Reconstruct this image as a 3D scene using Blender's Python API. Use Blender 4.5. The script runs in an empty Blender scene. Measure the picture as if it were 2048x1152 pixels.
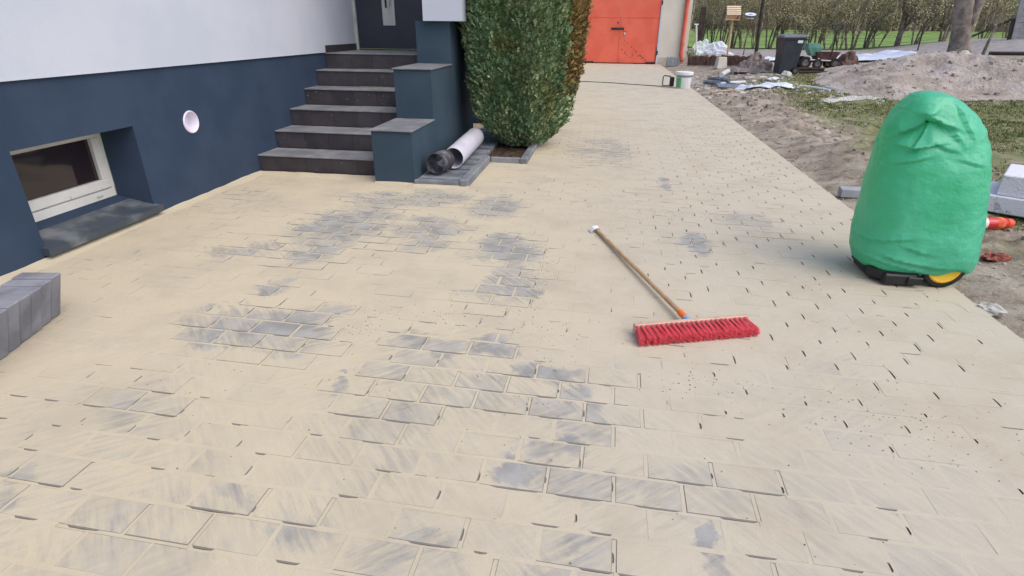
import bpy, bmesh, math, random
import numpy as np
from mathutils import Vector, Matrix, noise as mnoise
rnd = random.Random(7)
nrs = np.random.RandomState(11)
C = bpy.context.scene.collection
SC = bpy.context.scene
PI = math.pi

# ------------------------------------------------------------------ camera, light, exposure
CAM_H = 1.40
F_PX, PITCH, YAW, ROLL = 1125.1, 24.998, -8.806, 0.501      # focal length in pixels of a 2048 px wide frame

def cam_axes():
    p, y, r = (math.radians(a) for a in (PITCH, YAW, ROLL))
    fw = Vector((math.sin(y) * math.cos(p), math.cos(y) * math.cos(p), -math.sin(p)))
    rt = Vector((math.cos(y), -math.sin(y), 0))
    up = rt.cross(fw)
    return rt * math.cos(r) + up * math.sin(r), -rt * math.sin(r) + up * math.cos(r), fw

cd = bpy.data.cameras.new('camera')
cam = bpy.data.objects.new('camera', cd)
C.objects.link(cam)
_r, _u, _f = cam_axes()
cam.matrix_world = Matrix(((_r.x, _u.x, -_f.x, 0), (_r.y, _u.y, -_f.y, 0), (_r.z, _u.z, -_f.z, CAM_H), (0, 0, 0, 1)))
cd.sensor_width = 36.0
cd.lens = 36.0 * F_PX / 2048.0
cd.clip_start, cd.clip_end = 0.05, 2000
SC.camera = cam

SUN_EL, SUN_AZ = math.radians(52), math.radians(120)   # azimuth clockwise from +Y
w = bpy.data.worlds.new('World')
SC.world = w
w.use_nodes = True
nt = w.node_tree
nt.nodes.clear()
sky = nt.nodes.new('ShaderNodeTexSky')
sky.sky_type = 'NISHITA'
sky.sun_disc = False
sky.sun_elevation, sky.sun_rotation = SUN_EL, SUN_AZ
sky.air_density, sky.dust_density, sky.ozone_density = 1.0, 3.0, 1.0
bg = nt.nodes.new('ShaderNodeBackground')
bg.inputs[1].default_value = 0.15
out = nt.nodes.new('ShaderNodeOutputWorld')
nt.links.new(sky.outputs[0], bg.inputs[0])
nt.links.new(bg.outputs[0], out.inputs[0])
sl = bpy.data.lights.new('sun', 'SUN')
sl.energy, sl.angle, sl.color = 0.8, math.radians(65), (1.0, 0.95, 0.88)
sun = bpy.data.objects.new('sun', sl)
C.objects.link(sun)
sd = Vector((math.sin(SUN_AZ) * math.cos(SUN_EL), math.cos(SUN_AZ) * math.cos(SUN_EL), math.sin(SUN_EL)))
sun.rotation_euler = sd.to_track_quat('Z', 'Y').to_euler()
SC.view_settings.view_transform = 'Standard'
SC.view_settings.look = 'None'
SC.view_settings.exposure = 0.63
SC.view_settings.gamma = 1.0
SC.view_settings.use_curve_mapping = False

# ------------------------------------------------------------------ helpers
def smooth(a, b, x):
    t = min(1, max(0, (x - a) / (b - a)))
    return t * t * (3 - 2 * t)

class MB:
    """collects vertices and faces, then links them as one mesh object"""
    def __init__(s):
        s.v, s.f = [], []
    def add(s, vs, fs, M=None):
        b = len(s.v)
        s.v += [tuple(M @ Vector(p)) if M is not None else tuple(p) for p in vs]
        s.f += [tuple(b + i for i in q) for q in fs]
        return s
    def box(s, x0, x1, y0, y1, z0, z1, M=None, c=0.0):
        if c <= 0:
            vs = [(x, y, z) for z in (z0, z1) for y in (y0, y1) for x in (x0, x1)]
            fs = [(0, 2, 3, 1), (4, 5, 7, 6), (0, 1, 5, 4), (2, 6, 7, 3), (0, 4, 6, 2), (1, 3, 7, 5)]
            return s.add(vs, fs, M)
        bm = bmesh.new()
        bmesh.ops.create_cube(bm, size=1)
        for v in bm.verts:
            v.co = Vector(((x0 + x1) / 2 + v.co.x * (x1 - x0), (y0 + y1) / 2 + v.co.y * (y1 - y0), (z0 + z1) / 2 + v.co.z * (z1 - z0)))
        bmesh.ops.bevel(bm, geom=bm.edges[:], offset=c, segments=1, affect='EDGES', profile=0.5)
        bm.verts.index_update()
        s.add([v.co[:] for v in bm.verts], [[v.index for v in f.verts] for f in bm.faces], M)
        bm.free()
        return s
    def tube(s, pts, rad, n=8, cap=True, M=None):
        pts = [Vector(p) for p in pts]
        if not hasattr(rad, '__len__'):
            rad = [rad] * len(pts)
        vs, fs = [], []
        a = None
        for i, p in enumerate(pts):
            d = (pts[min(i + 1, len(pts) - 1)] - pts[max(i - 1, 0)]).normalized()
            if a is None:
                a = d.orthogonal().normalized()
            a = (a - d * a.dot(d)).normalized()
            b = d.cross(a)
            for k in range(n):
                t = 2 * PI * k / n
                vs.append(p + (a * math.cos(t) + b * math.sin(t)) * rad[i])
        for i in range(len(pts) - 1):
            for k in range(n):
                k2 = (k + 1) % n
                fs.append((i * n + k, i * n + k2, (i + 1) * n + k2, (i + 1) * n + k))
        if cap:
            fs.append(tuple(range(n - 1, -1, -1)))
            fs.append(tuple((len(pts) - 1) * n + k for k in range(n)))
        return s.add(vs, fs, M)
    def lathe(s, prof, n=24, M=None, cap=False):
        vs, fs = [], []
        for r, z in prof:
            for k in range(n):
                t = 2 * PI * k / n
                vs.append((r * math.cos(t), r * math.sin(t), z))
        for i in range(len(prof) - 1):
            for k in range(n):
                k2 = (k + 1) % n
                fs.append((i * n + k, i * n + k2, (i + 1) * n + k2, (i + 1) * n + k))
        if cap:
            fs.append(tuple(range(n - 1, -1, -1)))
            fs.append(tuple((len(prof) - 1) * n + k for k in range(n)))
        return s.add(vs, fs, M)
    def prism(s, poly, h, M=None):
        n = len(poly)
        vs = [(x, y, 0) for x, y in poly] + [(x, y, h) for x, y in poly]
        fs = [tuple(range(n - 1, -1, -1)), tuple(range(n, 2 * n))] + [(i, (i + 1) % n, n + (i + 1) % n, n + i) for i in range(n)]
        return s.add(vs, fs, M)
    def mesh(s, name, mat, smooth=False):
        me = bpy.data.meshes.new(name)
        me.from_pydata([tuple(p) for p in s.v], [], s.f)
        me.materials.append(mat)
        if smooth:
            me.polygons.foreach_set('use_smooth', [True] * len(me.polygons))
        me.update()
        return me
    def build(s, name, mat, parent=None, smooth=False, loc=None, autos=None):
        o = bpy.data.objects.new(name, s.mesh(name, mat, smooth))
        C.objects.link(o)
        if parent is not None:
            o.parent = parent
        if loc is not None:
            o.location = loc
        if autos is not None:
            try:
                o.data.set_sharp_from_angle(angle=math.radians(autos))
            except Exception:
                pass
        return o

def T(x=0, y=0, z=0, rz=0, rx=0, ry=0):
    return Matrix.Translation((x, y, z)) @ Matrix.Rotation(rz, 4, 'Z') @ Matrix.Rotation(ry, 4, 'Y') @ Matrix.Rotation(rx, 4, 'X')

def tag(o, label=None, cat=None, group=None, kind=None):
    if label: o['label'] = label
    if cat: o['category'] = cat
    if group: o['group'] = group
    if kind: o['kind'] = kind
    return o

def thing(name, label, cat, loc=(0, 0, 0), rz=0, group=None):
    o = bpy.data.objects.new(name, None)
    C.objects.link(o)
    o.empty_display_size = 0.1
    o.location = loc
    o.rotation_euler = (0, 0, rz)
    return tag(o, label, cat, group)

def dup(root, loc, rz=0, label=None, scale=None):
    r = root.copy()
    C.objects.link(r)
    r.location = loc
    r.rotation_euler = (0, 0, rz)
    if scale: r.scale = scale
    if label: r['label'] = label
    for ch in list(root.children):
        c = ch.copy()
        C.objects.link(c)
        c.parent = r
    return r

class NG:
    """small wrapper round a material's node tree"""
    def __init__(s, name):
        s.m = bpy.data.materials.new(name)
        s.m.use_nodes = True
        s.t = s.m.node_tree
        s.n, s.l = s.t.nodes, s.t.links
        s.p = s.n['Principled BSDF']
        s.g = s.n.new('ShaderNodeNewGeometry')
    def node(s, ty, **kw):
        n = s.n.new(ty)
        for k, v in kw.items():
            setattr(n, k, v)
        return n
    def put(s, sock, v):
        if hasattr(v, 'is_output') or isinstance(v, bpy.types.NodeSocket):
            s.l.new(v, sock)
        elif v is not None:
            if hasattr(sock.default_value, '__len__') and not hasattr(v, '__len__'):
                v = (v, v, v, 1)[:len(sock.default_value)]
            if hasattr(sock.default_value, '__len__') and len(v) == 3 and len(sock.default_value) == 4:
                v = (*v, 1)
            sock.default_value = v
    def math(s, op, a, b=None, c=None, clamp=False):
        n = s.node('ShaderNodeMath', operation=op, use_clamp=clamp)
        s.put(n.inputs[0], a); s.put(n.inputs[1], b)
        if c is not None: s.put(n.inputs[2], c)
        return n.outputs[0]
    def vmath(s, op, a, b=None):
        n = s.node('ShaderNodeVectorMath', operation=op)
        s.put(n.inputs[0], a)
        if b is not None: s.put(n.inputs[1], b)
        return n.outputs['Value'] if op == 'LENGTH' else n.outputs[0]
    def mix(s, f, a, b):
        n = s.node('ShaderNodeMix', data_type='RGBA')
        s.put(n.inputs[0], f); s.put(n.inputs[6], a); s.put(n.inputs[7], b)
        return n.outputs[2]
    def ramp(s, v, a, b, lo=0.0, hi=1.0, smooth=True):
        n = s.node('ShaderNodeMapRange', interpolation_type='SMOOTHSTEP' if smooth else 'LINEAR')
        s.put(n.inputs[0], v)
        n.inputs[1].default_value, n.inputs[2].default_value = a, b
        n.inputs[3].default_value, n.inputs[4].default_value = lo, hi
        return n.outputs[0]
    def noise(s, scale, detail=3, rough=0.55, vec=None, col=False):
        n = s.node('ShaderNodeTexNoise')
        n.inputs['Scale'].default_value = scale
        n.inputs['Detail'].default_value = detail
        n.inputs['Roughness'].default_value = rough
        s.put(n.inputs['Vector'], vec if vec is not None else s.g.outputs['Position'])
        return n.outputs['Color' if col else 'Fac']
    def mapping(s, vec, scale=(1, 1, 1), rot=0.0):
        n = s.node('ShaderNodeMapping')
        n.inputs['Scale'].default_value = scale
        n.inputs['Rotation'].default_value = (0, 0, rot)
        s.put(n.inputs[0], vec)
        return n.outputs[0]
    def rand(s):
        o = s.node('ShaderNodeObjectInfo').outputs['Random']
        return s.math('FRACT', s.math('ADD', o, s.g.outputs['Random Per Island']))
    def bump(s, h, strength=0.3, dist=0.01, prev=None):
        n = s.node('ShaderNodeBump')
        n.inputs['Strength'].default_value = strength
        n.inputs['Distance'].default_value = dist
        s.put(n.inputs['Height'], h)
        if prev is not None: s.put(n.inputs['Normal'], prev)
        return n.outputs[0]
    def done(s, col=None, rough=0.6, normal=None, metal=0.0, spec=None, **kw):
        s.put(s.p.inputs['Base Color'], col)
        s.put(s.p.inputs['Roughness'], rough)
        s.put(s.p.inputs['Metallic'], metal)
        if normal is not None: s.put(s.p.inputs['Normal'], normal)
        if spec is not None: s.put(s.p.inputs['Specular IOR Level'], spec)
        for k, v in kw.items():
            s.put(s.p.inputs[k.replace('_', ' ')], v)
        return s.m

def vary(name, c1, c2, scale=6, rough=0.6, bump=0.0, bscale=60, bdist=0.004, spec=0.3, metal=0, rnd_amt=0.0, detail=4, c3=None, dirt=0.45, lo=0.35, hi=0.65):
    g = NG(name)
    f = g.ramp(g.noise(scale, detail), lo, hi)
    col = g.mix(f, c1, c2)
    if c3 is not None:
        col = g.mix(g.ramp(g.noise(scale * 3.7, 5, 0.65), 1 - dirt, 1 - dirt + 0.12), col, c3)
    if rnd_amt:
        hs = g.node('ShaderNodeHueSaturation')
        g.put(hs.inputs['Value'], g.ramp(g.rand(), 0, 1, 1 - rnd_amt, 1 + rnd_amt, False))
        g.put(hs.inputs['Color'], col)
        col = hs.outputs[0]
    nrm = g.bump(g.noise(bscale, 4, 0.6), bump, bdist) if bump else None
    return g.done(col, rough, nrm, metal, spec)

# ------------------------------------------------------------------ sand and pavers
SAND1, SAND2, SAND3 = (0.565, 0.492, 0.355), (0.535, 0.482, 0.385), (0.46, 0.402, 0.305)

def sand_colour(g):
    sep = g.node('ShaderNodeSeparateXYZ'); g.put(sep.inputs[0], g.g.outputs['Position'])
    drift = g.ramp(g.math('ADD', sep.outputs[0], g.math('MULTIPLY', g.noise(0.8, 2), 1.6)), -0.6, 1.9)
    c = g.mix(drift, SAND1, SAND2)
    c = g.mix(g.ramp(g.noise(2.2, 5, 0.62), 0.42, 0.72, 0, 0.75), c, SAND3)
    c = g.mix(g.ramp(g.noise(11, 4, 0.7), 0.5, 0.75, 0, 0.30), c, (0.62, 0.56, 0.46))
    c = g.mix(g.ramp(g.noise(420, 3, 0.7), 0.35, 0.75, 0, 0.35), c, (0.30, 0.245, 0.18))
    return c

def sand_material(name):
    g = NG(name)
    h = g.math('ADD', g.math('MULTIPLY', g.noise(13, 6, 0.68), 1.3), g.math('MULTIPLY', g.noise(200, 3, 0.7), 0.2))
    return g.done(sand_colour(g), 0.95, g.bump(h, 0.45, 0.006), spec=0.1)

EXPOSED = [(-1.66, 2.3, 0.38, 0.25, 1), (-1.91, 3.88, 0.38, 0.51, 0.9), (-1.88, 3.34, 0.27, 0.31, 0.8), (-2.41, 3.24, 0.27, 0.17, 0.5),
 (-1.25, 3.82, 0.31, 0.38, 0.8), (-0.6, 3.57, 0.27, 0.33, 0.95), (-0.47, 2.97, 0.17, 0.35, 0.6), (-0.61, 2.78, 0.19, 0.12, 0.6), (-1.89, 4.58, 0.39, 0.27, 0.6),
 (-1.48, 4.73, 0.35, 0.28, 0.7), (-0.86, 4.58, 0.25, 0.32, 0.8), (-0.7, 2.26, 0.24, 0.12, 0.8), (-0.44, 2.26, 0.13, 0.11, 1), (-0.2, 2.11, 0.13, 0.11, 0.95),
 (-0.06, 1.98, 0.1, 0.11, 0.95), (0.05, 1.84, 0.08, 0.1, 0.5), (-0.11, 1.83, 0.14, 0.11, 0.7), (0.02, 1.72, 0.13, 0.09, 0.55), (-0.1, 1.58, 0.12, 0.08, 0.95),
 (-0.19, 1.46, 0.1, 0.07, 0.9), (-1.04, 1.88, 0.05, 0.05, 0.9), (0.42, 1.32, 0.04, 0.08, 1.2), (0.44, 1.21, 0.06, 0.07, 0.7), (0.7, 3.93, 0.11, 0.23, 0.9),
 (-0.02, 7.19, 0.43, 0.97, 0.4), (0.61, 5.65, 0.08, 0.24, 0.9), (1.17, 4.5, 0.24, 0.4, 0.4), (-1.87, 1.22, 0.12, 0.06, 0.7), (-1.83, 1.11, 0.08, 0.05, 0.7),
 (-1.75, 1.64, 0.24, 0.15, 0.35), (-0.84, 1.23, 0.17, 0.12, 0.4), (-1.11, 1.18, 0.14, 0.08, 0.35), (0.0, 1.41, 0.18, 0.11, 0.4), (0.42, 1.55, 0.25, 0.12, 0.35),
 (-1.86, 2.73, 0.1, 0.1, 0.7), (-0.02, 1.17, 0.17, 0.1, 0.45), (-0.43, 1.12, 0.22, 0.12, 0.4), (0.27, 1.43, 0.16, 0.09, 0.35), (-0.75, 1.71, 0.23, 0.18, 0.35),
 (0.11, 6.91, 0.12, 0.24, 0.8), (-1.33, 1.06, 0.23, 0.1, 0.25), (-1.36, 2.15, 0.16, 0.17, 0.55), (-1.38, 2.4, 0.13, 0.13, 0.6), (-0.4, 2.88, 0.08, 0.2, 0.6),
 (0.13, 2.14, 0.13, 0.12, 0.25), (-0.77, 2.01, 0.24, 0.19, 0.4), (-0.45, 1.95, 0.35, 0.2, 0.35), (1.18, 2.37, 0.2, 0.13, 0.2), (-3.09, 4.51, 0.26, 0.23, 0.4), (0.94, 1.93, 0.19, 0.16, 0.15)]

def exposure_at(x, y):
    e = 0.0
    for cx, cy, rx, ry, s in EXPOSED:
        d = math.hypot((x - cx) / rx, (y - cy) / ry)
        e = max(e, s * min(1, max(0, (1.35 - d) / 0.8)))
    return e

def paver_material():
    g = NG('paver_under_swept_sand')
    pos = g.g.outputs['Position']
    wv = g.vmath('MULTIPLY', g.vmath('SUBTRACT', g.noise(2.6, 5, 0.62, col=True), (0.5, 0.5, 0.5)), (0.62, 0.62, 0.0))
    pw = g.vmath('ADD', pos, wv)
    e = None
    for cx, cy, rx, ry, s in EXPOSED:
        d = g.vmath('LENGTH', g.vmath('MULTIPLY', g.vmath('SUBTRACT', pw, (cx, cy, 0)), (1.08 / rx, 1.08 / ry, 0)))
        v = g.ramp(d, 1.35, 0.45, 0, s)
        e = v if e is None else g.math('MAXIMUM', e, v)
    stA = g.noise(1.0, 4, 0.6, vec=g.mapping(g.mapping(pos, (1, 1, 1), math.radians(47)), (6, 44, 1)))
    stB = g.noise(1.0, 4, 0.6, vec=g.mapping(g.mapping(pos, (1, 1, 1), math.radians(-38)), (6, 44, 1)))
    st = g.mix(g.ramp(g.noise(1.1, 1), 0.44, 0.56), stA, stB)
    st = g.math('SUBTRACT', st, 0.5)
    sep = g.node('ShaderNodeSeparateXYZ'); g.put(sep.inputs[0], pos)
    fore = g.math('MULTIPLY', g.ramp(sep.outputs[1], 2.4, 1.2, 0.055, 0.17), g.ramp(g.noise(1.6, 3), 0.35, 0.65, 0.3, 1.3))
    e = g.math('MAXIMUM', e, fore)
    amp = g.ramp(e, 0.0, 0.3, 0.35, 2.5)
    r = g.rand()
    per = g.math('MULTIPLY', g.math('SUBTRACT', r, 0.5), g.ramp(e, 0.02, 0.4, 0.10, 0.55))
    e2 = g.math('ADD', g.math('ADD', e, g.math('MULTIPLY', st, amp)), per, clamp=True)
    e2 = g.math('MULTIPLY', e2, 0.88)
    stone = g.mix(g.ramp(g.noise(7, 4), 0.35, 0.65), (0.195, 0.197, 0.197), (0.32, 0.318, 0.31))
    stone = g.mix(g.ramp(g.noise(340, 2), 0.4, 0.7, 0, 0.4), stone, (0.44, 0.44, 0.43))
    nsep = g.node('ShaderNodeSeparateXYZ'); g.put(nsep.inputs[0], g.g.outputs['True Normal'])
    edge_shade = g.ramp(nsep.outputs[2], 0.85, 0.97, 0.85, 0.0)  # undusted sides and chamfers, darkened further to paint in the joint shade
    col = g.mix(edge_shade, g.mix(e2, sand_colour(g), stone), (0.16, 0.152, 0.14))
    h = g.math('ADD', g.math('MULTIPLY', g.noise(300, 3, 0.7), 0.25), g.math('MULTIPLY', g.math('SUBTRACT', 1.0, e2), g.noise(12, 4)))
    return g.done(col, g.ramp(e2, 0, 1, 0.95, 0.7), g.bump(h, 0.4, 0.005), spec=0.2)

M_SAND = sand_material('swept_sand')
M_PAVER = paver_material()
XW, XE = -3.486, 2.15                # foot of the house wall, outer edge of the paving
PX, PY, GAP, SLOPE = 0.2255, 0.1325, 0.0072, -0.018
Y_END = 25.70

def pixel(x, y, z=0.0):
    v = Vector((x, y, z - CAM_H))
    d = v.dot(_f)
    if d < 0.1: return None
    return 1024 + F_PX * v.dot(_r) / d, 576 - F_PX * v.dot(_u) / d, d

drive = tag(MB().box(XW - 0.3, XE + 0.0, -3, Y_END + 0.04, -0.12, -0.010).build('driveway', M_SAND), kind='structure')
tag(drive, 'block paved driveway covered with swept jointing sand')

def blocked(x, y):
    if x < -1.90 and y > 5.42: return True
    if x < -1.36 and y > 5.26 and y < 7.8: return True
    if x < -0.95 and 6.34 < y < 7.66: return True
    if x < -1.40 and y > 7.7: return True
    return False

def paver_mesh(w, d, name):
    c, zb, cz = 0.0045, -0.031, 0.0035
    x, y = w / 2, d / 2
    vs = [(-x, -y, zb), (x, -y, zb), (x, y, zb), (-x, y, zb), (-x, -y, -cz), (x, -y, -cz), (x, y, -cz), (-x, y, -cz),
          (-x + c, -y + c, 0), (x - c, -y + c, 0), (x - c, y - c, 0), (-x + c, y - c, 0)]
    fs = [(0, 1, 5, 4), (1, 2, 6, 5), (2, 3, 7, 6), (3, 0, 4, 7), (4, 5, 9, 8), (5, 6, 10, 9), (6, 7, 11, 10), (7, 4, 8, 11), (8, 9, 10, 11)]
    return vs, fs

slots = []
joint = MB()
ny = int((Y_END + 1.5) / PY)
for j in range(-12, ny):
    y0 = 1.528 + PY * (j - 0)
    if y0 > Y_END - PY or y0 < -1.6: continue
    ph = 0.011 + (PX * 0.5 if j % 2 else 0)
    i0 = math.floor((XW - ph) / PX)
    for i in range(i0, int((XE - ph) / PX) + 2):
        xa, xb = ph + i * PX, ph + (i + 1) * PX
        xa2, xb2 = max(xa, XW), min(xb, XE + GAP)
        if xb2 - xa2 < 0.045: continue
        xc, yc = (xa2 + xb2) / 2, y0 + PY / 2
        yc += SLOPE * xc if y0 < 9 else SLOPE * xc * max(0, 1 - (y0 - 9) / 6)
        if yc > Y_END - PY / 2: continue
        if blocked(xc, yc): continue
        slots.append((xc, yc, xb2 - xa2 - GAP))
        # joints: along the near long side and at the right end, each with its own fill height
        e = exposure_at(xc, yc)
        wj = GAP / 2 + 0.0055
        dash_s = 0.50 if xc < 0.3 else 0.78
        if xc < -1.6 and yc > 2.8: dash_s = 0.62
        if -0.7 < xc < 0.5 and 3.5 < yc < 9.5: dash_s = 0.85
        if yc < 1.9: dash_s = 0.28
        if yc > 9.5: dash_s *= 0.5
        if yc > 13: dash_s = 0.02
        dash_l = 0.30 + (0.40 if 0.2 < e else 0) + (0.25 if yc < 2.0 else 0)
        if xc > 0.8 and yc > 1.8: dash_l = 0.10
        if yc > 10: dash_l = 0.0
        cs = math.cos(SLOPE)
        for kind in (0, 1):
            if kind == 0:
                a, b = Vector((xa2 - 0.001, yc - PY / 2 - SLOPE * (xc - xa2), 0)), Vector((xb2 + 0.001, yc - PY / 2 + SLOPE * (xb2 - xc), 0))
                nrm = Vector((0, 1, 0)); prob = dash_l
            else:
                if xb2 >= XE: continue
                a, b = Vector((xb2 - GAP / 2 + GAP / 2, yc - PY / 2 + SLOPE * (xb2 - xc) + wj, 0)), Vector((xb2, yc + PY / 2 + SLOPE * (xb2 - xc) - wj, 0))
                a.x = b.x = xb2 - 0.0
                nrm = Vector((1, 0, 0)); prob = dash_s
            off = Vector((0, 0, 0)) if kind == 0 else Vector((0.0, 0, 0))
            base = -0.0005 if e < 0.22 else -0.0022
            segs = [(0, 1, base)]
            if rnd.random() < prob:
                t0 = rnd.uniform(0, 0.6) if kind == 0 else rnd.uniform(0, 0.35)
                t1 = min(1, t0 + (rnd.uniform(0.15, 0.5) if e < 0.2 else rnd.uniform(0.4, 0.95)) if kind == 0 else t0 + (rnd.uniform(0.35, 0.8) if yc > 2.2 else rnd.uniform(0.22, 0.5)))
                segs = [(0, t0, base), (t0, t1, -1), (t1, 1, base)]
            for t0, t1, z in segs:
                if t1 - t0 < 0.02: continue
                holes = [0.0, 0.0]
                if z < -0.5:
                    z = base
                    hm = rnd.uniform(0.0024, 0.0042) + (0.0010 if kind == 0 else 0)
                    holes = [0.0, hm * rnd.uniform(0.6, 1), hm, hm * rnd.uniform(0.4, 1), 0.0]
                jz = z + rnd.uniform(-0.0002, 0.0002) - (0.0001 if kind else 0)
                base_i, n_ = len(joint.v), len(holes)
                for i_, h_ in enumerate(holes):
                    p = a.lerp(b, t0 + (t1 - t0) * ((0, 1) if n_ == 2 else (0, 0.14, 0.5, 0.86, 1))[i_])
                    lo_, hi_ = -wj, wj
                    if h_ > 0:
                        if kind == 0: hi_ = GAP / 2 - h_
                        else: lo_ = -GAP / 2 + h_
                    joint.v += [(p.x + nrm.x * lo_, p.y + nrm.y * lo_, jz), (p.x + nrm.x * hi_, p.y + nrm.y * hi_, jz)]
                for i_ in range(n_ - 1):
                    f_ = (base_i + 2 * i_, base_i + 2 * i_ + 2, base_i + 2 * i_ + 3, base_i + 2 * i_ + 1)
                    joint.f.append(f_ if kind == 0 else f_[::-1])
tag(joint.build('joint_sand', M_SAND, drive), kind='stuff')

def sand_film():
    st = 0.016
    nx_, ny_ = int((XE - 0.02 - XW) / st), int((6.6 - 0.7) / st)
    vs = []
    for j in range(ny_ + 1):
        y = 0.7 + st * j
        for i in range(nx_ + 1):
            x = XW + st * i
            e = exposure_at(x, y)
            big = mnoise.fractal(Vector((x * 1.1, y * 1.1, 2.0)), 0.9, 2.0, 4)
            u_, v_ = (x + y) * 0.7071, (x - y) * 0.7071
            if x > -0.6 and y > 1.9: u_, v_ = v_, u_
            stk = mnoise.noise(Vector((u_ * 2.2, v_ * 13, 8.0)))
            fine = mnoise.noise(Vector((x * 24, y * 24, 5.0)))
            h = 0.0016 * big + 0.0011 * stk + 0.0006 * fine - 0.0017 - 0.0075 * max(0, e - 0.06) - 0.0016 * (1 - smooth(1.2, 2.1, y)) - 0.0017 * smooth(0.1, 0.9, x)
            vs.append((x, y, min(h, 0.0035) if not blocked(x, y) else -0.009))
    m = nx_ + 1
    fs = [(j * m + i, j * m + i + 1, (j + 1) * m + i + 1, (j + 1) * m + i) for j in range(ny_) for i in range(nx_)
          if max(vs[j * m + i][2], vs[j * m + i + 1][2], vs[(j + 1) * m + i + 1][2], vs[(j + 1) * m + i][2]) > -0.0022]
    tag(MB().add(vs, fs).build('swept_sand', M_SAND, drive, smooth=True), kind='stuff')
sand_film()

def shown(s):
    p = pixel(s[0], s[1])
    if p is None: return 1e9
    u, v, d = p
    if not (-30 < u < 2078 and v < 1180): return 1e8 + d
    return d - 0.9 * exposure_at(s[0], s[1])
slots.sort(key=shown)
pmeshes = {}
rest = MB()
npv = 0
for xc, yc, wd in slots:
    key = round(wd, 2)
    tz = rnd.uniform(-0.0012, 0.0)
    vs, fs = paver_mesh(wd, PY - GAP, 'paver')
    M = T(xc, yc, tz, SLOPE if yc < 9 else 0, rnd.gauss(0, 0.004), rnd.gauss(0, 0.0025))
    if npv < 298:
        if key not in pmeshes:
            vs2, fs2 = paver_mesh(wd, PY - GAP, 'paver')
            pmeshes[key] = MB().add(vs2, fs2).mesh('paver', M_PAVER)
        o = bpy.data.objects.new('paver', pmeshes[key])
        C.objects.link(o)
        o.parent = drive
        o.matrix_local = M
        npv += 1
    else:
        rest.add(vs, fs, M)
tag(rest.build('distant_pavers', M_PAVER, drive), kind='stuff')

# ------------------------------------------------------------------ terrain
def zg(x, y):
    return smooth(10, 19, y) * smooth(2.4, 4.5, x) * (0.30 + 0.35 * smooth(8, 12, x) * smooth(14, 20, y) * (1 - smooth(23.5, 29, y))) * (1 - smooth(39, 46, y)) \
        + 0.75 * smooth(13, 19, x) * smooth(21, 31, y) * (1 - smooth(33, 45, y))
def fbm(x, y, s, o=4):
    return mnoise.fractal(Vector((x * s, y * s, 3.7)), 0.9, 2.1, o)

def garden_z(x, y):
    e = smooth(2.15, 2.5, x)
    rough = smooth(2.2, 3.0, x) * (1 - 0.7 * smooth(14, 20, y))
    soil = 1 - smooth(3.0, 4.6, x + 0.8 * fbm(x, y, 0.5) - 0.10 * (y - 8))
    z = zg(x, y) - 0.035 * (1 - e) - 0.012
    z += rough * (0.018 + 0.055 * soil) * fbm(x, y, 2.1, 5) + rough * soil * 0.06 * abs(fbm(x + 9, y, 4.5, 5))
    z += 0.13 * math.exp(-((x - 2.95) ** 2 / 0.3 + (y - 7.0) ** 2 / 0.9)) * smooth(2.3, 2.7, x)
    z += 0.05 * math.exp(-((x - 3.0) ** 2 / 0.4 + (y - 9.6) ** 2 / 1.2))
    return z

def garden_material():
    g = NG('worn_lawn_and_bare_soil')
    pos = g.g.outputs['Position']
    sep = g.node('ShaderNodeSeparateXYZ'); g.put(sep.inputs[0], pos)
    X, Y = sep.outputs[0], sep.outputs[1]
    soil = g.mix(g.ramp(g.noise(2.6, 6, 0.65), 0.35, 0.65), (0.27, 0.222, 0.172), (0.43, 0.375, 0.31))
    soil = g.mix(g.ramp(g.noise(7, 6, 0.72), 0.50, 0.66, 0, 0.85), soil, (0.135, 0.10, 0.073))
    soil = g.mix(g.ramp(g.noise(11, 3, 0.7), 0.60, 0.72, 0, 0.7), soil, (0.44, 0.385, 0.31))
    grass = g.mix(g.ramp(g.noise(3.1, 5, 0.7), 0.35, 0.65), (0.13, 0.16, 0.065), (0.25, 0.245, 0.13))
    grass = g.mix(g.ramp(g.noise(14, 4, 0.7), 0.52, 0.68, 0, 0.8), grass, (0.30, 0.26, 0.17))
    nz = g.math('MULTIPLY', g.math('SUBTRACT', g.noise(0.55, 5, 0.62), 0.5), 4.2)
    d = g.math('ADD', X, g.math('ADD', nz, g.math('MULTIPLY', Y, -0.08)))
    gm = g.ramp(d, 2.35, 3.35)
    # soil strip along the paving and grey trodden ground beyond the lawn
    gm = g.math('MULTIPLY', gm, g.ramp(g.math('ADD', Y, nz), 20.5, 17.5))
    gm = g.math('MULTIPLY', gm, g.ramp(g.noise(1.4, 5, 0.7), 0.34, 0.46))
    gm = g.math('MULTIPLY', gm, g.ramp(X, 11.5, 10.0))
    col = g.mix(gm, soil, grass)
    grey = g.mix(g.ramp(g.noise(3, 5, 0.7), 0.3, 0.7), (0.27, 0.245, 0.235), (0.38, 0.355, 0.34))
    far = g.math('MAXIMUM', g.ramp(Y, 25.5, 27.5), g.math('MULTIPLY', g.ramp(X, 11.8, 13.2), g.ramp(Y, 20, 23)))
    col = g.mix(far, col, grey)
    col = g.mix(g.ramp(Y, 36.6, 37.4), col, (0.06, 0.13, 0.02))
    h = g.math('ADD', g.noise(26, 5, 0.7), g.math('MULTIPLY', g.noise(120, 3), 0.3))
    return g.done(col, 0.95, g.bump(h, 0.8, 0.03), spec=0.1)

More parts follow.
